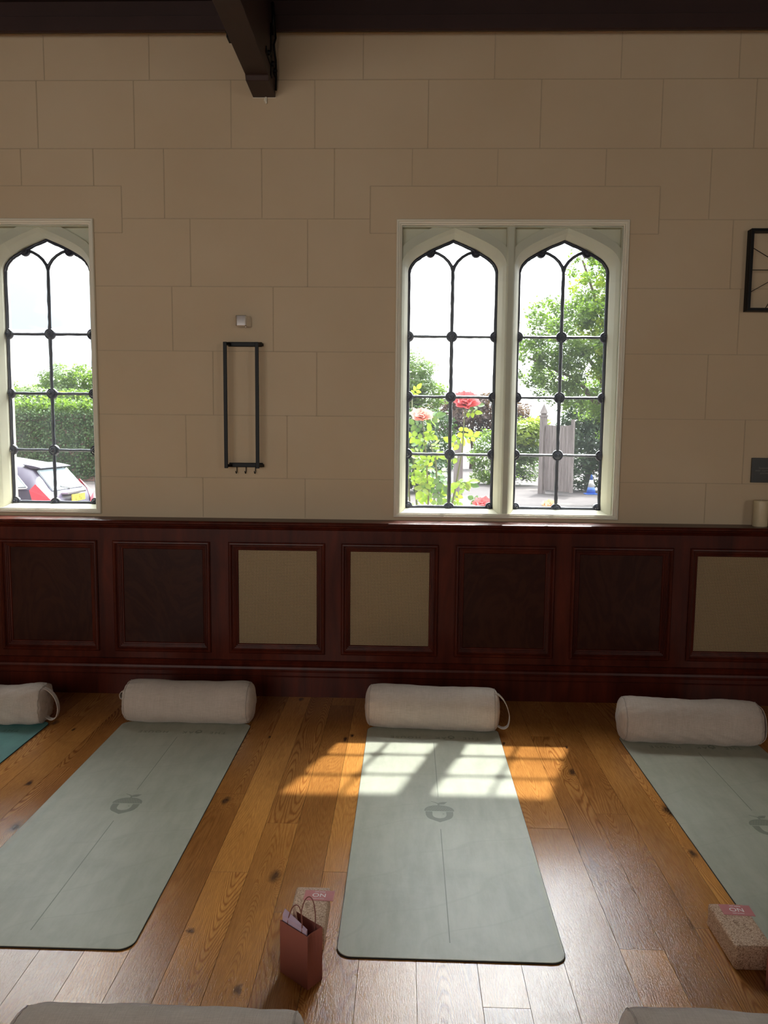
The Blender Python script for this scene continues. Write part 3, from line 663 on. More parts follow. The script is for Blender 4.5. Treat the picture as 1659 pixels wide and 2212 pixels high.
def yoga_mat(x, y, rz, m, mp_, label, curl=0.0):
    t = empty('yoga_mat', (x, y, 0.0)); t.rotation_euler.z = rz; tag(t, label, 'yoga mat', 'yoga mats laid out on the oak floor')
    w, l, rc = 0.343, 0.895, 0.045
    def outline(w, l, rc):
        P = []
        for cx, cy, a0 in ((w-rc, l-rc, 0), (-w+rc, l-rc, PI/2), (-w+rc, -l+rc, PI), (w-rc, -l+rc, 1.5*PI)):
            P += [(cx+rc*math.cos(a0+k*PI/16), cy+rc*math.sin(a0+k*PI/16)) for k in range(9)]
        return P
    P = outline(w, l, rc); n = len(P); Q = outline(w-0.001, l-0.001, rc)
    mb = MB(); mb.add([(a, b_, 0.0044) for a, b_ in P]+[(a, b_, 0.0058) for a, b_ in Q], [tuple(range(n, 2*n))]+[(i, (i+1) % n, n+(i+1) % n, n+i) for i in range(n)])
    mb.build('top_layer', m, t)
    Q = outline(w+0.001, l+0.001, rc)
    mb = MB(); mb.add([(a, b_, 0.0004) for a, b_ in Q]+[(a, b_, 0.0044) for a, b_ in Q], [tuple(range(n))[::-1], tuple(range(n, 2*n))]+[(i, (i+1) % n, n+(i+1) % n, n+i) for i in range(n)])
    mb.build('rubber_underside', MRB, t)['label'] = 'black rubber underside'
    for a, b_ in ((0.120, 0.700), (-0.820, -0.147)):
        MB().box(-0.0016, 0.0016, a, b_, 0.0056, 0.0061).build('alignment_line', mp_, t)
    acorn(t, -0.006, mp_)
    for tx, cx_ in (('THE', -0.195), ('AK', -0.038), ('HOUSE', 0.142)):
        o = text_obj('lettering', tx, 0.040, mp_, t, (-cx_, 0.762, 0.0059), (0, 0, PI), 1.0, 1.35)
    acorn(t, 0.768, mp_, 0.30, 0.0061, PI, False, 0.092)
    return t
yoga_mat(0.1580, 3.000, -0.004, MSG, MPR, 'sage green yoga mat with the patch of sunlight across it')
yoga_mat(-1.1480, 3.005, 0.0, MSG, MPR, 'sage green yoga mat between the teal mat and the rust paper bag')
yoga_mat(1.4640, 2.945, 0.0, MSG, MPR, 'sage green yoga mat beside the cork block, running off the right edge')
yoga_mat(-2.2220, 2.980, 0.0, MTE, MPT, 'teal yoga mat, only its corner showing at the left edge')

# ------------------------------------------------------------------ bolsters
def bolster(x, y, rz, label, L=0.66, R=0.108, dent=0.3, seed=1, strap=None, z0=0.0062, sag=0.02, square=0.0, ex=0.0, roll=0.0):
    t = empty('bolster', (x, y, z0)); t.rotation_euler.z = rz; tag(t, label, 'bolster', 'linen bolsters laid on the mats')
    rg = random.Random(seed); NU, NV = 96, 72; h = L/2
    ph = [rg.uniform(0, 6.28) for _ in range(8)]
    dx_, da = rg.uniform(-0.1, 0.15), 1.2
    def surf(u, a):
        """u along the length (-h..h), a angle from the floor side"""
        e = min(1.0, (h-abs(u))/0.05)
        r = R*(0.93+0.07*math.sqrt(max(0, 1-(1-e)**2)))
        r *= 1-sag*math.cos(PI*u/L)**2*(0.6+0.4*math.cos(a-PI))
        ee = math.exp(-(h-abs(u))/0.045)
        g = 0.0
        for k, (fr_, am) in enumerate(((19, 0.35), (31, 0.3), (47, 0.22))): g += am*math.sin(fr_*a+ph[k]+(3 if u > 0 else 0))
        r += -0.0105*ee*abs(g)-0.0010*ee+0.004*math.exp(-((h-abs(u)-0.012)/0.012)**2)*0
        r += 0.0016*math.sin(9*u/L*2+ph[4])*math.sin(2*a+ph[5])
        r += 0.0016*math.sin(55*u+5*math.sin(3*a+ph[6])+ph[7])*dent+0.0012*math.sin(24*u+9*math.sin(2*a+ph[3]))*math.sin(11*a+ph[2])*dent
        dd = ((u-dx_*1.2-0.08)/0.10)**2+((a-da-1.3)/0.5)**2
        r -= 0.012*dent*math.exp(-dd)
        c, s = math.cos(a), math.sin(a); k = 1/((abs(c)**(2+square)+abs(s)**(2+square))**(1/(2+square)))
        yy = r*k*s; zz = -r*k*c
        zz = max(zz, -R*0.93+0.004*0)+R*0.93
        yy *= 1+0.05*math.exp(-((zz-0.02)/0.05)**2)
        return yy, zz
    vs = []; fs = []
    us = [-h+0.0+L*0.5*(1-math.cos(PI*i/(NU-1))) for i in range(NU)]; us = [(-h+L*i/(NU-1))*0.6+us[i]*0.4 for i in range(NU)]
    for u in us:
        for j in range(NV):
            yy, zz = surf(u, 2*PI*j/NV); vs.append((u, yy, zz))
    for i in range(NU-1):
        for j in range(NV): fs.append((i*NV+j, i*NV+(j+1) % NV, (i+1)*NV+(j+1) % NV, (i+1)*NV+j))
    mb = MB(); mb.add(vs, fs); mb.build('cover', MLN, t, smooth=True)
    for s in (-1, 1):
        u0 = s*(h-0.0005); base = [surf(u0, 2*PI*j/NV) for j in range(NV)]; cyy = 0; czz = R*0.93
        vv = []; ff = []; K = 10
        for i in range(K):
            f_ = i/(K-1); rr_ = math.cos(f_*PI/2); bl = math.sin(f_*PI/2)
            for j, (yy, zz) in enumerate(base):
                q_ = max(rr_, 0.002); d = 0.0016*math.sin(5*2*PI*j/NV+ph[1])*math.sin(f_*PI)
                vv.append((u0+s*((0.030+ex)*bl+d), cyy+(yy-cyy)*q_, czz+(zz-czz)*q_))
        for i in range(K-1):
            for j in range(NV): ff.append((i*NV+j, i*NV+(j+1) % NV, (i+1)*NV+(j+1) % NV, (i+1)*NV+j))
        mb = MB(); mb.add(vv, ff); mb.build('end_panel', MLN, t, smooth=True)
        ring = [(u0, yy*1.006, max(0.002, czz+(zz-czz)*1.006)) for yy, zz in base]
        MB().tube(ring, 0.0030, 6, True).build('piping', MLP, t, smooth=True)
    if strap:
        s, kind = strap
        u = s*(h+0.006); top = 2*R*0.93
        if kind == 'loop': path = [(u-s*0.012, top*0.97), (u+s*0.018, top*0.90), (u+s*0.052, top*0.70), (u+s*0.072, top*0.42), (u+s*0.068, top*0.20), (u+s*0.052, top*0.115), (u+s*0.030, top*0.10), (u+s*0.002, top*0.16)]; yo = -0.025
        elif kind == 'flat': path = [(u-s*0.006, top*0.95), (u+s*0.018, top*0.90), (u+s*0.040, top*0.70), (u+s*0.046, top*0.45), (u+s*0.040, top*0.2), (u+s*0.012, top*0.06)]; yo = -0.01
        else: path = [(u, top*0.72), (u+s*0.026, top*0.76), (u+s*0.040, top*0.68), (u+s*0.034, top*0.60), (u+s*0.020, top*0.60)]; yo = -0.03
        # smooth path
        P = []
        for i in range(len(path)-1):
            p0 = path[max(i-1, 0)]; p1 = path[i]; p2 = path[i+1]; p3 = path[min(i+2, len(path)-1)]
            for k in range(6):
                tt = k/6; P.append(tuple(0.5*((2*p1[c])+(-p0[c]+p2[c])*tt+(2*p0[c]-5*p1[c]+4*p2[c]-p3[c])*tt*tt+(-p0[c]+3*p1[c]-3*p2[c]+p3[c])*tt**3) for c in (0, 1)))
        P.append(path[-1]); vv = []; ff = []; wd, th = 0.015, 0.0016
        for i, (px, pz) in enumerate(P):
            a = P[max(i-1, 0)]; c = P[min(i+1, len(P)-1)]; tx, tz = c[0]-a[0], c[1]-a[1]; ln = math.hypot(tx, tz) or 1; nx, nz_ = -tz/ln*th, tx/ln*th
            yw = yo+0.012*math.sin(i*0.16)
            vv += [(px-nx, yw-wd, pz-nz_), (px-nx, yw+wd, pz-nz_), (px+nx, yw+wd, pz+nz_), (px+nx, yw-wd, pz+nz_)]
        for i in range(len(P)-1):
            for k in range(4): ff.append((i*4+k, i*4+(k+1) % 4, (i+1)*4+(k+1) % 4, (i+1)*4+k))
        mb = MB(); mb.add(vv, ff); mb.build('strap_handle', MLN, t, smooth=False)
    return t
bolster(0.158, 3.915, -0.060, 'oatmeal linen bolster with a loose strap loop, on the sunlit mat', 0.655, 0.114, 0.5, 3, (1, 'loop'))
bolster(-1.146, 3.935, -0.004, 'plump oatmeal linen bolster on the sage mat under the wooden panelling left of the grilles', 0.650, 0.114, 0.2, 4, (-1, 'knot'), sag=0.06)
bolster(1.462, 3.790, -0.055, 'oatmeal linen bolster with a crease in its side on the mat at the right edge', 0.655, 0.114, 1.0, 7, (1, 'flat'))
bolster(-2.235, 3.875, 0.05, 'sagging boxy linen bolster with a strap on the teal mat', 0.64, 0.104, 1.3, 11, (1, 'loop'), sag=0.12, square=1.2, ex=-0.012)
bolster(-0.560, 1.600, 0.02, 'linen bolster at the bottom edge in front of the rust paper bag', 0.64, 0.112, 0.6, 15, None, z0=0.0)
bolster(0.880, 1.635, -0.02, 'linen bolster at the bottom edge near the cork block', 0.66, 0.112, 0.2, 19, None, z0=0.0)

# ------------------------------------------------------------------ cork blocks and cards
def cork_block(x, y, rz, label):
    t = empty('cork_block', (x, y, 0.0)); t.rotation_euler.z = rz; tag(t, label, 'yoga block', 'cork yoga blocks')
    o = MB().box(-0.056, 0.056, -0.104, 0.104, 0.0006, 0.0765).build('block', MCK, t)
    md = o.modifiers.new('bevel', 'BEVEL'); md.width = 0.008; md.segments = 4
    b = MB(); b.tube([(0.006*math.cos(a)-0.006, 0.012+0.007*math.sin(a), 0.0764) for a in [k*PI/8 for k in range(16)]], 0.0006, 4, True)
    for k in range(5): b.box(0.012+k*0.0016, 0.0135+k*0.0016, -0.004-k*0.006, 0.0-k*0.006, 0.0762, 0.0768)
    b.build('stamped_mark', flat('stamp_ink', (0.12, 0.06, 0.04), 0.8), t)
def card(x, y, z, rz, label):
    t = empty('consent_card', (x, y, z)); t.rotation_euler.z = rz; tag(t, label, 'card', 'pink cards lying on the cork blocks')
    MB().box(-0.0475, 0.0475, -0.0265, 0.0265, 0.0, 0.0008).build('card_sheet', MCD, t)
    text_obj('large_lettering', 'NO', 0.026, MWT, t, (0.0, 0.002, 0.0009), (0, 0, PI), 1.1)
    text_obj('small_lettering', 'thank you', 0.0085, MWT, t, (0.001, 0.0185, 0.0009), (0, 0, PI), 1.0)
    text_obj('heading_lettering', 'HANDS ON ASSISTS', 0.0048, MWT, t, (0.0, -0.0165, 0.0009), (0, 0, PI), 0.85)
    MB().box(-0.045, -0.022, -0.0167, -0.0162, 0.0008, 0.00095).build('rule_line', MPK, t); MB().box(0.022, 0.045, -0.0167, -0.0162, 0.0008, 0.00095).build('rule_line', MPK, t)
cork_block(-0.283, 2.235, 0.0, 'cork yoga block standing behind the rust paper bag')
card(-0.259, 2.290, 0.0768, -0.03, 'dusty pink NO card on the cork block behind the paper bag')
cork_block(1.037, 2.204, 0.0, 'cork yoga block beside the mat at the right edge')
card(1.057, 2.272, 0.0768, -0.05, 'dusty pink NO card on the cork block at the right edge')

# ------------------------------------------------------------------ paper bags
def paper_bag(x, y, rz, label, full=True):
    t = empty('paper_bag', (x, y, 0.0)); t.rotation_euler.z = rz; tag(t, label, 'gift bag', 'small rust paper gift bags')
    w, d, h = 0.114, 0.058, 0.160; n = 13
    # local: x across the front, y deep; front side at y=0
    def dip(s, tt): return 0.010*math.sin(PI*tt)
    b = MB(); per = [((w*i/n), 0.0, 0) for i in range(n)]+[(w, d*i/6, 1) for i in range(6)]+[(w-w*i/n, d, 2) for i in range(n)]+[(0.0, d-d*i/6, 3) for i in range(6)]
    m_ = len(per); rows_ = 9; vv = []
    for r in range(rows_):
        for (px, py, sd) in per:
            z = h*r/(rows_-1); tq = r/(rows_-1); inx = 0.0; iny = 0.0
            if sd in (1, 3): q_ = math.sin(PI*py/d)*0.014*tq**1.5; inx = -q_ if sd == 1 else q_
            if sd in (0, 2): q_ = math.sin(PI*px/w)*0.004*tq; iny = (q_ if sd == 2 else -q_*0.2)
            if r == rows_-1:
                z += (-0.005*math.sin(PI*px/w) if sd == 2 else (-0.010*math.sin(PI*py/d) if sd in (1, 3) else 0.0))
            vv.append((px+inx, py+iny, z+0.0006))
    ff = [tuple(range(m_))[::-1]]+[(r*m_+i, r*m_+(i+1) % m_, (r+1)*m_+(i+1) % m_, (r+1)*m_+i) for r in range(rows_-1) for i in range(m_)]
    o = mesh_obj('bag_body', vv, ff, MBG, t); md = o.modifiers.new('solid', 'SOLIDIFY'); md.thickness = 0.0008; md.offset = -1
    b = MB(); b.add([(w*0.999+0.0008, 0.002, 0.034), (w*0.999-0.002, d/2, 0.012), (w*0.999+0.0008, d-0.002, 0.034)], [(0, 1, 2)]) if False else None
    for yy, nm in ((0.0035, 'f'), (d-0.002, 'b')):
        pts = []
        lean = 0.012 if nm == 'f' else 0.010
        for k in range(21):
            a = PI*k/20; pts.append((w*0.5-0.030*math.cos(a)*(1.0-0.12*math.sin(a)), yy+lean*math.sin(a), h-0.012+0.074*math.sin(a)**0.75))
        pts = [(w*0.5-0.030, yy+0.001, h-0.04)]+pts+[(w*0.5+0.030, yy+0.001, h-0.04)]
        MB().tube(pts, 0.0016, 7).build('cord_handle', MHD, t, smooth=True)
    return t
bag = paper_bag(-0.344, 2.041, math.atan2(1.970-2.041, -0.256+0.344), 'rust paper gift bag with cord handles standing in front of the cork block')
ri = empty('gift_card_box', bag.location+Vector((0, 0, 0.0025)), bag.rotation_euler.z); tag(ri, 'lilac card sleeve sticking out of the rust paper bag', 'card sleeve')
MB().add([(0.006, 0.0045, 0.0), (0.103, 0.0045, 0.0), (0.103, 0.010, 0.0), (0.006, 0.010, 0.0), (0.006, 0.0045, 0.174), (0.104, 0.0045, 0.166), (0.103, 0.010, 0.170), (0.008, 0.0125, 0.190)], [(0, 3, 2, 1), (4, 5, 6, 7), (0, 1, 5, 4), (1, 2, 6, 5), (2, 3, 7, 6), (3, 0, 4, 7)]).build('sleeve', MLI, ri)
kp = empty('paper_pouch', bag.location+Vector((0, 0, 0.0025)), bag.rotation_euler.z); tag(kp, 'narrow kraft paper pouch standing inside the rust bag at its left end', 'pouch')
MB().add([(0.020, 0.020, 0.0), (0.050, 0.018, 0.0), (0.050, 0.030, 0.0), (0.020, 0.034, 0.0), (0.024, 0.030, 0.194), (0.056, 0.014, 0.160), (0.058, 0.018, 0.160), (0.026, 0.036, 0.196)], [(0, 3, 2, 1), (4, 5, 6, 7), (0, 1, 5, 4), (1, 2, 6, 5), (2, 3, 7, 6), (3, 0, 4, 7)]).build('pouch_body', MKR, kp, bevel=0.001)
paper_bag(1.034, 2.023, -0.5, 'second rust paper gift bag, cut off by the right edge')

# ------------------------------------------------------------------ outside
GZ = -0.4
g = MB(); g.add([(-60, 4.80, GZ), (60, 4.80, GZ), (60, 90, GZ), (-60, 90, GZ)], [(0, 1, 2, 3)]); tag(g.build('road', MGR), kind='structure')
def leaf_mesh(name, pts, size, m, parent, seed=0, up=0.5, asp=0.6):
    rng = np.random.default_rng(seed); pts = np.asarray(pts, float); n = len(pts)
    nr = rng.normal(size=(n, 3)); nr[:, 2] = np.abs(nr[:, 2])*1.0+up; nr /= np.linalg.norm(nr, axis=1)[:, None]
    a = rng.normal(size=(n, 3)); a -= nr*(a*nr).sum(1)[:, None]; a /= np.linalg.norm(a, axis=1)[:, None]; b = np.cross(nr, a)
    s = size*rng.uniform(0.6, 1.25, n)[:, None]
    v = np.stack([pts-a*s, pts-b*s*asp+nr*s*0.15, pts+a*s*1.1-nr*s*0.2, pts+b*s*asp+nr*s*0.15], 1).reshape(-1, 3)
    me = bpy.data.meshes.new(name); me.vertices.add(4*n); me.vertices.foreach_set('co', v.ravel().astype(np.float32))
    me.loops.add(4*n); me.loops.foreach_set('vertex_index', np.arange(4*n, dtype=np.int32)); me.polygons.add(n)
    me.polygons.foreach_set('loop_start', np.arange(0, 4*n, 4, dtype=np.int32)); me.update(calc_edges=True); me.materials.append(m)
    o = bpy.data.objects.new(name, me); C.objects.link(o); o.parent = parent; return o
def blob_pts(blobs, n, seed, clump=0.0):
    rng = np.random.default_rng(seed); vol = np.array([b[3]*b[4]*b[5] for b in blobs])**0.75; out = []
    for b, k in zip(blobs, (n*vol/vol.sum()).astype(int)):
        d = rng.normal(size=(k, 3)); d /= np.linalg.norm(d, axis=1)[:, None]
        r = rng.uniform(0.35, 1, k)**0.45
        lump = 1+0.16*np.sin(d[:, 0]*7+b[0])*np.sin(d[:, 1]*6+b[1])+0.14*np.sin(d[:, 2]*9+b[2])
        p = d*(r*lump)[:, None]*np.array(b[3:6])+np.array(b[:3])
        out.append(p)
    P = np.concatenate(out)
    if clump > 0:
        k = max(20, n//60); cen = P[rng.integers(0, len(P), k)]; idx = rng.integers(0, k, len(P)); P = cen[idx]+rng.normal(size=P.shape)*clump
    return P
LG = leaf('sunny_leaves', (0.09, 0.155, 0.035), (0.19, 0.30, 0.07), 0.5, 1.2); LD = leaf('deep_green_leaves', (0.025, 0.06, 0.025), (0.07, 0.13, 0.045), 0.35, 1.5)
LR = leaf('reddish_leaves', (0.09, 0.05, 0.045), (0.17, 0.10, 0.085), 0.3, 1.5); LI = leaf('ivy_leaves', (0.07, 0.14, 0.05), (0.20, 0.32, 0.13), 0.3, 3.0)
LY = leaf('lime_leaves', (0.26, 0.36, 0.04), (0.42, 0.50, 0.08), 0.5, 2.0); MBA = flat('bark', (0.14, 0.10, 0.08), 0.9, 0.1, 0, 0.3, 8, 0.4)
def tree(name, label, cat, blobs, n, size, m, seed, trunk=None, group=None, clump=0.0, extra=None):
    cx, cy = trunk[0] if trunk else (blobs[0][0], blobs[0][1]); t = empty(name, (cx, cy, GZ)); tag(t, label, cat, group)
    P = blob_pts(blobs, n, seed, clump)-np.array([cx, cy, GZ]); leaf_mesh('crown' if trunk else 'foliage', P, size, m, t, seed)
    if extra: leaf_mesh('lime_sprays', blob_pts(extra[0], extra[1], seed+5, clump)-np.array([cx, cy, GZ]), size, extra[2], t, seed+5)  # extra sprays in a lighter lime leaf colour
    if trunk:
        b = MB(); hgt = trunk[1]; rr = random.Random(seed)
        b.tube([(0, 0, 0), (0.05, 0, hgt*0.4), (-0.1, 0.1, hgt*0.7), (0.1, 0, hgt)], [trunk[2], trunk[2]*0.8, trunk[2]*0.55, 0.05], 10)
        for bl in blobs:
            e = Vector((bl[0]-cx, bl[1]-cy, bl[2]-GZ)); s0 = Vector((0, 0, min(hgt*0.55, e.z*0.6))); b.tube([s0, s0.lerp(e, 0.5)+Vector((0, 0, 0.3)), e], [trunk[2]*0.4, trunk[2]*0.25, 0.03], 7)
        b.build('trunk', MBA, t, smooth=True)
    return t
# big tree filling the right-hand light
tree('broadleaf_tree', 'tall leafy tree filling the right light of the double window', 'tree',
     [(5.6, 22, 5.6, 1.0, 1.2, 1.4), (5.0, 21.5, 4.4, 1.5, 1.4, 1.1), (5.4, 22, 3.3, 1.8, 1.5, 1.0), (4.3, 22, 3.2, 0.8, 1.0, 0.7), (3.45, 21.8, 3.75, 0.75, 0.8, 0.65), (3.9, 21.8, 4.7, 0.6, 0.8, 0.6), (6.3, 22, 4.6, 1.3, 1.5, 1.6), (6.4, 22.4, 2.4, 1.5, 1.2, 0.9), (5.0, 22.5, 6.6, 0.5, 0.7, 0.5), (6.5, 22, 6.4, 0.9, 1.0, 1.0)],
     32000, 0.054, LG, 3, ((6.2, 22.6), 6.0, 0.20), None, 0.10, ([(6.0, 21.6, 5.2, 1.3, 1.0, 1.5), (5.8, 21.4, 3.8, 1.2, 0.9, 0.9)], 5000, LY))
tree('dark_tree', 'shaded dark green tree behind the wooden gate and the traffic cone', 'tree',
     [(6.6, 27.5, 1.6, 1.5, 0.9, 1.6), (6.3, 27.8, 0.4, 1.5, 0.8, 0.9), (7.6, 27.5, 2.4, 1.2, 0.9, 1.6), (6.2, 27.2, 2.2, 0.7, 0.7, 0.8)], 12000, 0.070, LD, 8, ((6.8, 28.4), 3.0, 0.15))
tree('round_tree', 'pale green tree top at the edge of the left light of the double window', 'tree',
     [(0.3, 40, 4.6, 1.3, 1.2, 1.4), (1.1, 40, 3.6, 1.0, 1.0, 0.9), (-0.6, 40, 3.6, 1.3, 1.2, 1.4)], 9000, 0.085, LG, 12, ((0.1, 40.5), 4.4, 0.22))
tree('dark_shrubbery', 'dark green bushes beyond the road behind the left rose', 'shrub',
     [(0.2, 26.5, 1.4, 1.1, 0.8, 1.2), (-0.6, 26.5, 1.4, 1.2, 0.8, 1.2), (1.1, 27.5, 1.3, 0.8, 0.7, 1.2), (0.2, 26, 0.4, 1.3, 0.8, 0.8)], 9000, 0.075, LD, 21)
tree('copper_tree', 'dull reddish tree beyond the road between the two roses', 'tree',
     [(3.6, 45, 2.9, 1.7, 1.5, 1.4), (5.2, 45, 3.0, 1.5, 1.4, 1.3), (2.4, 45, 2.6, 1.2, 1.2, 1.4), (6.2, 45, 2.4, 1.2, 1.2, 1.3)], 10000, 0.10, LR, 23, ((4.0, 45.5), 3.0, 0.2))
tree('hedge', 'lime green hedge on the left of the wooden gate', 'hedge',
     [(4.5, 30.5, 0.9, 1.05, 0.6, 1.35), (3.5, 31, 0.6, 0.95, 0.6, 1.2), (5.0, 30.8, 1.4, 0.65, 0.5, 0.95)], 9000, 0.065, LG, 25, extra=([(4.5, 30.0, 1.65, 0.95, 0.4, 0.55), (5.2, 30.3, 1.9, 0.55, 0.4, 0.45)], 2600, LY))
# left window: ivy wall, trees, house, car
iv = empty('ivy_wall', (-14.2, 30.0, GZ)); tag(iv, 'long garden wall smothered in ivy behind the parked car', 'wall')
MB().box(-3.6, 5.2, 0.0, 0.35, 0.0, 2.65).build('masonry', MBR, iv)
rng = np.random.default_rng(4); n = 26000
leaf_mesh('ivy', np.stack([rng.uniform(-3.6, 5.2, n), rng.uniform(-0.22, 0.02, n), rng.uniform(0.15, 2.75, n)+0.08*np.sin(rng.uniform(0, 40, n))], 1), 0.052, LI, iv, 5, 0.1, 0.8)
leaf_mesh('wall_top_leaves', np.stack([rng.uniform(-3.6, 5.2, 4500), rng.uniform(-0.1, 0.7, 4500), 2.75+np.abs(rng.normal(0, 0.25, 4500))], 1), 0.075, LG, iv, 6, 0.5, 0.7)
tree('far_tree', 'rounded tree beyond the ivy covered wall, in the middle of the left window', 'tree',
     [(-20.6, 45, 4.4, 1.2, 1.2, 1.2), (-19.3, 45, 4.2, 1.2, 1.2, 1.3), (-21.6, 45.5, 3.7, 0.9, 1.0, 1.0), (-18.2, 45, 4.0, 1.2, 1.2, 1.4)], 9000, 0.09, LG, 31, ((-19.8, 45.6), 4.0, 0.2))
tree('edge_tree', 'sunny green tree beyond the ivy wall near the left end of the window', 'tree',
     [(-23.6, 42, 4.2, 0.9, 1.0, 1.4), (-22.4, 42, 3.7, 0.7, 0.8, 1.0), (-24.8, 42, 4.4, 1.1, 1.1, 1.5)], 7000, 0.09, LG, 33, ((-23.6, 42.6), 4.4, 0.22))
tree('garden_bushes', 'light green bushes rising over the top of the ivy wall', 'shrub',
     [(-16.6, 33, 2.9, 1.6, 0.8, 0.7), (-14.2, 33, 2.8, 1.6, 0.8, 0.7), (-12.4, 33, 2.9, 1.4, 0.8, 0.6)], 7000, 0.085, LG, 35)
hs = empty('garden_house', (-16.3, 27.2, GZ)); tag(hs, 'small brick house with a slate roof at the end of the ivy wall', 'house')
MB().box(-2.2, 0.35, -0.4, 0.6, 0, 2.55).build('walls', MBR, hs)
MB().prism([(-0.6, 2.5), (0.1, 3.55), (0.8, 2.5)], -2.4, 0.30).build('roof', flat('slate', (0.26, 0.25, 0.26), 0.8), hs)

# gate, posts, cone
def gate(x0, y0, x1, y1):
    t = empty('wooden_gate', (x0, y0, GZ)); ang = math.atan2(y1-y0, x1-x0); t.rotation_euler.z = ang; L = math.hypot(x1-x0, y1-y0)
    tag(t, 'open grey weathered board gate with a pointed post beyond the road', 'gate')
    b = MB(); n = 8
    for i in range(n): b.box(0.12+(L-0.16)*i/n+0.004, 0.12+(L-0.16)*(i+1)/n-0.004, -0.02, 0.02, 0.12, 2.30+0.05*math.cos(i*0.8))
    b.build('boards', MPG, t)
    b = MB(); b.box(0.1, L, 0.02, 0.06, 2.2, 2.32); b.box(0.1, L, 0.02, 0.06, 0.2, 0.32); b.box(L-0.1, L, -0.03, 0.05, 0.1, 2.52); b.build('rails', MPG, t)
    b = MB(); b.box(-0.09, 0.09, -0.09, 0.09, 0.0, 2.62); b.box(-0.11, 0.11, -0.11, 0.11, 2.62, 2.68); b.add([(-0.10, -0.10, 2.74), (0.10, -0.10, 2.74), (0.10, 0.10, 2.74), (-0.10, 0.10, 2.74), (0, 0, 3.08)], [(0, 1, 4), (1, 2, 4), (2, 3, 4), (3, 0, 4), (0, 3, 2, 1)]); b.box(-0.07, 0.07, -0.07, 0.07, 2.66, 2.76)
    b.build('gate_post', MPG, t)
gate(4.70, 26.2, 5.52, 25.2)
t = empty('timber_post', (1.67, 24.0, GZ)); t.rotation_euler.z = 0.2; tag(t, 'thick grey timber post behind the stem of the tall rose', 'post')
MB().box(-0.12, 0.12, -0.12, 0.12, 0, 1.78).build('shaft', MPG, t, bevel=0.01)
cn = empty('traffic_cone', (6.345, 26.0, GZ)); tag(cn, 'blue and white traffic cone beside the road, near the wooden gate', 'traffic cone')
mbl = flat('blue_plastic', (0.03, 0.13, 0.52), 0.5); mwh = flat('white_plastic', (0.75, 0.75, 0.75), 0.5)
MB().box(-0.21, 0.21, -0.21, 0.21, 0, 0.04).build('base', mbl, cn, bevel=0.01)
MB().lathe([(0.16, 0.04), (0.115, 0.25)], 24).build('lower_band', mbl, cn, smooth=True); MB().lathe([(0.115, 0.25), (0.06, 0.50)], 24).build('white_band', mwh, cn, smooth=True); MB().lathe([(0.06, 0.50), (0.022, 0.67), (0.018, 0.68)], 24).build('tip', mbl, cn, smooth=True)

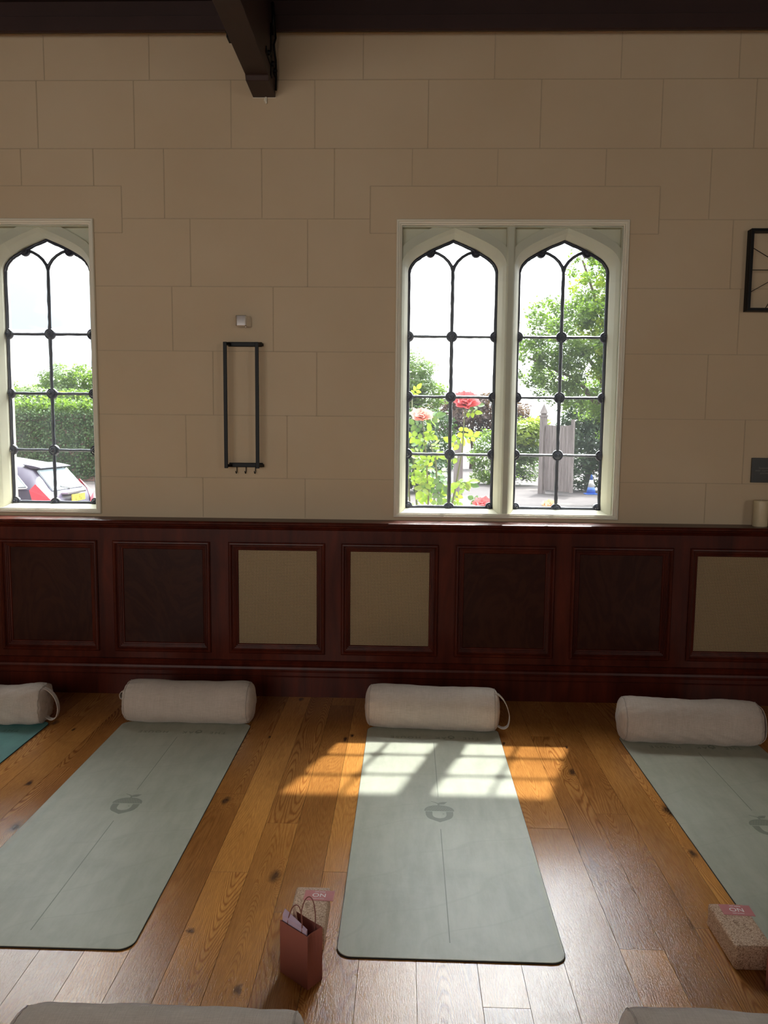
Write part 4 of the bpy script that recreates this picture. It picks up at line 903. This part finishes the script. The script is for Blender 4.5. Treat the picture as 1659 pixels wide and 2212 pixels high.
# parked car: local x forward, y to its left, z up
def car():
    t = empty('parked_car', (-5.58, 12.7, GZ)); t.rotation_euler.z = PI+0.01; tag(t, 'dark purple grey hatchback parked behind the left window, tail towards us', 'car')
    MC = flat('aubergine_car_paint', (0.045, 0.034, 0.066), 0.35, 0.3, 0.0, 0.02); MGW = flat('tinted_car_glass', (0.42, 0.55, 0.60), 0.12, 0.8, 0.0, 0.05); MTR = flat('black_trim', (0.02, 0.02, 0.025), 0.5)
    # stations: x, z_floor, z_belt, z_top, half widths at sill, belt, top
    S = [(0.00, 0.42, 0.62, 0.66, 0.62, 0.66, 0.60), (0.05, 0.30, 0.78, 0.84, 0.76, 0.78, 0.66), (0.14, 0.25, 0.92, 0.98, 0.82, 0.83, 0.68), (0.30, 0.22, 1.00, 1.19, 0.84, 0.86, 0.63), (0.46, 0.2, 1.01, 1.36, 0.85, 0.86, 0.58), (0.62, 0.2, 1.01, 1.41, 0.85, 0.86, 0.57),
         (1.2, 0.2, 0.98, 1.50, 0.86, 0.87, 0.58), (1.9, 0.2, 0.95, 1.49, 0.86, 0.87, 0.57), (2.5, 0.2, 0.92, 1.36, 0.86, 0.87, 0.55), (2.95, 0.2, 0.90, 1.02, 0.86, 0.86, 0.60), (3.5, 0.22, 0.82, 0.92, 0.84, 0.85, 0.62), (3.9, 0.25, 0.66, 0.74, 0.74, 0.74, 0.55), (4.0, 0.35, 0.55, 0.60, 0.60, 0.60, 0.45)]
    vv = []; ff = []; n = 12
    def ring(s):
        x, zf, zb, zt, w0, w1, w2 = s
        H = [(w0*0.9, zf), (w0, zf+0.12), (w1*1.01, zf+(zb-zf)*0.6), (w1, zb-0.02), (w1*0.965, zb+0.03*(zt > zb+0.1)), (w2+0.03, zt-0.045*(zt > zb+0.1)-0.01), (w2*0.8, zt), (0.25, zt+0.012)]
        return [(x, -y, z) for y, z in H]+[(x, y, z) for y, z in H[::-1]]
    for s in S: vv += ring(s)
    n = 16
    for i in range(len(S)-1):
        for k in range(n): ff.append((i*n+k, i*n+(k+1) % n, (i+1)*n+(k+1) % n, (i+1)*n+k))
    ff.append(tuple(range(n))[::-1]); ff.append(tuple(range((len(S)-1)*n, len(S)*n)))
    b = MB(); b.add(vv, ff); b.build('body', MC, t, smooth=True)
    def patch(name, m, quads, off, par=None):
        b = MB()
        for Q in quads:
            Q = [Vector(p) for p in Q]; nn = (Q[1]-Q[0]).cross(Q[-1]-Q[0]).normalized()*off
            k = len(Q); b.add([p+nn for p in Q]+[p-nn*0.5 for p in Q], [tuple(range(k)), tuple(range(k, 2*k))[::-1]]+[(i, (i+1) % k, k+(i+1) % k, k+i) for i in range(k)])
        return b.build(name, m, par or t)
    for sd in (1, -1):
        q1 = [(0.44, sd*0.850, 1.07), (0.90, sd*0.855, 1.04), (0.90, sd*0.690, 1.33), (0.74, sd*0.690, 1.33)][::-sd]
        q2 = [(0.97, sd*0.856, 1.035), (1.95, sd*0.852, 1.01), (1.95, sd*0.655, 1.40), (0.97, sd*0.675, 1.37)][::-sd]
        patch('side_window', MGW, [q1], 0.012); patch('side_window', MGW, [q2], 0.012)
        b = MB(); b.tube([(0.42, sd*0.868, 1.052), (0.90, sd*0.872, 1.022), (1.95, sd*0.868, 0.992)], 0.014, 6); b.tube([(0.42, sd*0.868, 1.06), (0.74, sd*0.705, 1.35), (1.3, sd*0.670, 1.42)], 0.009, 6); b.build('window_trim', MCH, t)
        lb = MB(); lv = [(0.00, sd*0.56, 0.66), (0.02, sd*0.74, 0.66), (0.14, sd*0.86, 0.70), (0.34, sd*0.885, 0.86), (0.38, sd*0.885, 1.02), (0.30, sd*0.84, 1.12), (0.13, sd*0.74, 0.96), (0.02, sd*0.62, 0.80), (0.06, sd*0.86, 0.88)]
        lb.add(lv, [(0, 1, 8), (1, 2, 8), (2, 3, 8), (3, 4, 8), (4, 5, 8), (5, 6, 8), (6, 7, 8), (7, 0, 8)]); lb.add([(x+0.12, y-sd*0.12, z) for x, y, z in lv[:8]], [tuple(range(8))])
        lb.build('tail_lamp', flat('red_lamp_plastic', (0.75, 0.02, 0.05), 0.2, 0.6), t)
    patch('rear_window', MGW, [[(0.145, 0.58, 0.99), (0.145, -0.58, 0.99), (0.41, -0.53, 1.315), (0.41, 0.53, 1.315)]], 0.02)
    b = MB(); b.prism([(0.33, 1.362), (0.35, 1.350), (0.50, 1.352), (0.64, 1.424), (0.45, 1.392)], -0.56, 0.56, 'y'); b.build('roof_spoiler', MC, t)
    b = MB(); b.box(-0.01, 0.10, -0.36, 0.36, 0.925, 0.95); b.build('boot_strip', MCH, t)
    pl = MB().box(-0.035, -0.022, -0.26, 0.26, 0.795, 0.91).build('number_plate', flat('yellow_plate', (0.80, 0.60, 0.03), 0.5), t)
    text_obj('lettering', 'LJ   RD', 0.11, MTR, pl, (-0.037, 0, 0.852), (PI/2, 0, -PI/2), 0.95)
    MB().box(-0.03, 0.10, -0.80, 0.80, 0.38, 0.62).build('bumper', MTR, t, bevel=0.02)
    b = MB(); b.tube([(0.13, -0.05, 1.00), (0.16, 0.25, 1.05)], 0.012, 6); b.build('rear_wiper', MTR, t)
    for x in (0.75, 3.3):
        for sd in (1, -1): MB().lathe([(0.16, sd*0.87), (0.22, sd*0.88), (0.30, sd*0.87), (0.31, sd*0.80), (0.31, sd*0.68), (0.1, sd*0.68)], 24, (x, 0, 0.31), 'y').build('wheel', MTR, t, smooth=True)
car()

# roses right outside the double window
MLF = leaf('rose_leaves', (0.14, 0.25, 0.03), (0.34, 0.50, 0.06), 0.55, 14); MLD = leaf('shade_toned_rose_leaves', (0.05, 0.14, 0.05), (0.14, 0.26, 0.09), 0.35, 14); MSTM = flat('rose_stem', (0.10, 0.13, 0.05), 0.6)  # MLD is a darker leaf copy with shade put into its colour
MPE = leaf('pink_petals', (0.62, 0.09, 0.12), (0.72, 0.22, 0.22), 0.4, 20, (1, 1, 1)); MPP = leaf('pale_pink_petals', (0.78, 0.40, 0.34), (0.8, 0.5, 0.46), 0.4, 20, (1, 1, 1)); MPO = leaf('apricot_petals', (0.85, 0.35, 0.18), (0.85, 0.5, 0.36), 0.4, 20, (1, 1, 1))
def rose_head(parent, x, y, z, r, m, seed, tilt=0.0):
    rr = random.Random(seed); b = MB()
    for layer, (n, op, rad) in enumerate(((4, 0.1, 0.5), (5, 0.3, 0.7), (6, 0.6, 0.9), (7, 1.0, 1.0))):
        for k in range(n):
            a = 2*PI*k/n+layer*0.6+rr.uniform(-0.2, 0.2); d = Vector((math.cos(a), math.sin(a), 0)); s = Vector((-math.sin(a), math.cos(a), 0)); up = Vector((0, 0, 1))
            ax = (d*math.sin(op)+up*math.cos(op)).normalized(); L = r*rad*rr.uniform(0.85, 1.1); wv = L*0.62; vv = []
            for i in range(5):
                u = i/4; c = d*(0.06*r)+ax*L*u+d*L*0.18*u*u*(1 if layer > 1 else -0.5); wd = wv*math.sin(PI*(0.12+0.62*u))
                for j in range(5): w = j/2-1; vv.append(c+s*wd*w-d*wd*0.35*w*w*(-1)+up*rr.uniform(-1, 1)*0.03*L)
            b.add([Vector((x, y, z))+Matrix.Rotation(tilt, 3, 'X') @ v for v in vv], [(i*5+j, i*5+j+1, (i+1)*5+j+1, (i+1)*5+j) for i in range(4) for j in range(4)])
    b.build('rose_flower', m, parent, smooth=True)
def leaflet(b, p, d, size, nrm, rr):
    d = d.normalized(); s = d.cross(nrm).normalized(); nn = s.cross(d).normalized(); rowsv = []
    for i, (u, w) in enumerate(((0, 0.02), (0.22, 0.29), (0.5, 0.35), (0.8, 0.20), (1.0, 0.0))):
        c = p+d*size*u-nn*size*0.12*u*u*2
        rowsv.append([c-s*size*w+nn*size*0.06, c, c+s*size*w+nn*size*0.06])
    vv = [q for r_ in rowsv for q in r_]; b.add(vv, [(i*3+j, i*3+j+1, (i+1)*3+j+1, (i+1)*3+j) for i in range(4) for j in range(2)])
def compound(b, p, d, size, rr):
    nrm = (Vector((rr.uniform(-0.7, 0.7), -0.9, rr.uniform(-0.1, 1.1)))).normalized(); d = (d-nrm*d.dot(nrm)).normalized(); s = d.cross(nrm).normalized()
    b.tube([p, p+d*size*1.7], 0.0011, 4)
    leaflet(b, p+d*size*1.65, d, size*1.25, (nrm+s*rr.uniform(-0.4, 0.4)).normalized(), rr)
    for k, u in enumerate((0.6, 1.3)):
        for sg in (-1, 1): leaflet(b, p+d*size*u, (s*sg+d*0.35), size*(0.95+0.12*k)*rr.uniform(0.85, 1.1), (nrm+d*rr.uniform(-0.5, 0.5)).normalized(), rr)
def rose_bush(loc, label, stems, flowers, nl, seed):
    t = empty('rose_bush', (loc[0], loc[1], GZ)); tag(t, label, 'rose bush'); rr = random.Random(seed); o = Vector((loc[0], loc[1], GZ))
    b = MB(); lf = MB(); ld = MB()
    for st_, dens, smin in stems:
        pts = [Vector(p)-o for p in st_]; b.tube(pts, [0.009-0.005*i/(len(pts)-1) for i in range(len(pts))], 7)
        for i in range(len(pts)-1):
            k = int(dens*(pts[i+1]-pts[i]).length)
            for j in range(k):
                p = pts[i].lerp(pts[i+1], rr.random())
                if p.z+GZ < smin: continue
                a = rr.uniform(0, 2*PI); d = Vector((math.cos(a), 0.7*math.sin(a), rr.uniform(-0.3, 0.7)))
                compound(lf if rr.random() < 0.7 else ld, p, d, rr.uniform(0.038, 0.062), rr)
    b.build('stems', MSTM, t, smooth=True); lf.build('foliage', MLF, t, smooth=True); ld.build('shade_toned_foliage', MLD, t, smooth=True)
    for fx, fy, fz, r, m, s in flowers: rose_head(t, fx-o.x, fy-o.y, fz-o.z-r*0.35, r, m, s, rr.uniform(0.5, 0.75))
rose_bush((0.20, 5.5, 0), 'rose bush with pink blooms just outside the left light of the double window',
          [([(0.18, 5.5, -0.4), (0.15, 5.5, 0.6), (0.17, 5.48, 1.1), (0.15, 5.5, 1.4), (0.115, 5.5, 1.70)], 20, 0.9), ([(0.22, 5.55, -0.4), (0.26, 5.5, 0.7), (0.24, 5.5, 1.1), (0.22, 5.5, 1.36), (0.16, 5.5, 1.55)], 26, 0.9),
           ([(0.22, 5.52, -0.4), (0.30, 5.5, 0.8), (0.36, 5.5, 1.15), (0.41, 5.5, 1.45), (0.423, 5.5, 1.80)], 17, 0.9), ([(0.12, 5.6, -0.4), (0.05, 5.6, 0.8), (0.03, 5.55, 1.15), (0.02, 5.55, 1.42)], 24, 0.9),
           ([(0.2, 5.45, -0.4), (0.40, 5.5, 0.7), (0.50, 5.5, 0.95), (0.57, 5.5, 1.07)], 14, 0.8), ([(0.14, 5.6, -0.4), (0.10, 5.6, 0.9), (0.06, 5.6, 1.35), (0.04, 5.6, 1.86)], 7, 0.9), ([(0.2, 5.6, -0.4), (0.18, 5.6, 0.9), (0.25, 5.6, 1.25)], 40, 0.9)],
          [(0.423, 5.5, 1.80, 0.085, MPE, 1), (0.113, 5.5, 1.70, 0.065, MPP, 2), (0.565, 5.5, 1.06, 0.062, MPE, 3)], 0, 3)
rose_bush((1.02, 5.5, 0), 'low apricot rose at the foot of the right light of the double window',
          [([(1.02, 5.5, -0.4), (1.05, 5.5, 0.5), (1.046, 5.5, 1.05)], 6, 0.4)], [(1.046, 5.5, 1.06, 0.048, MPO, 5)], 0, 9)
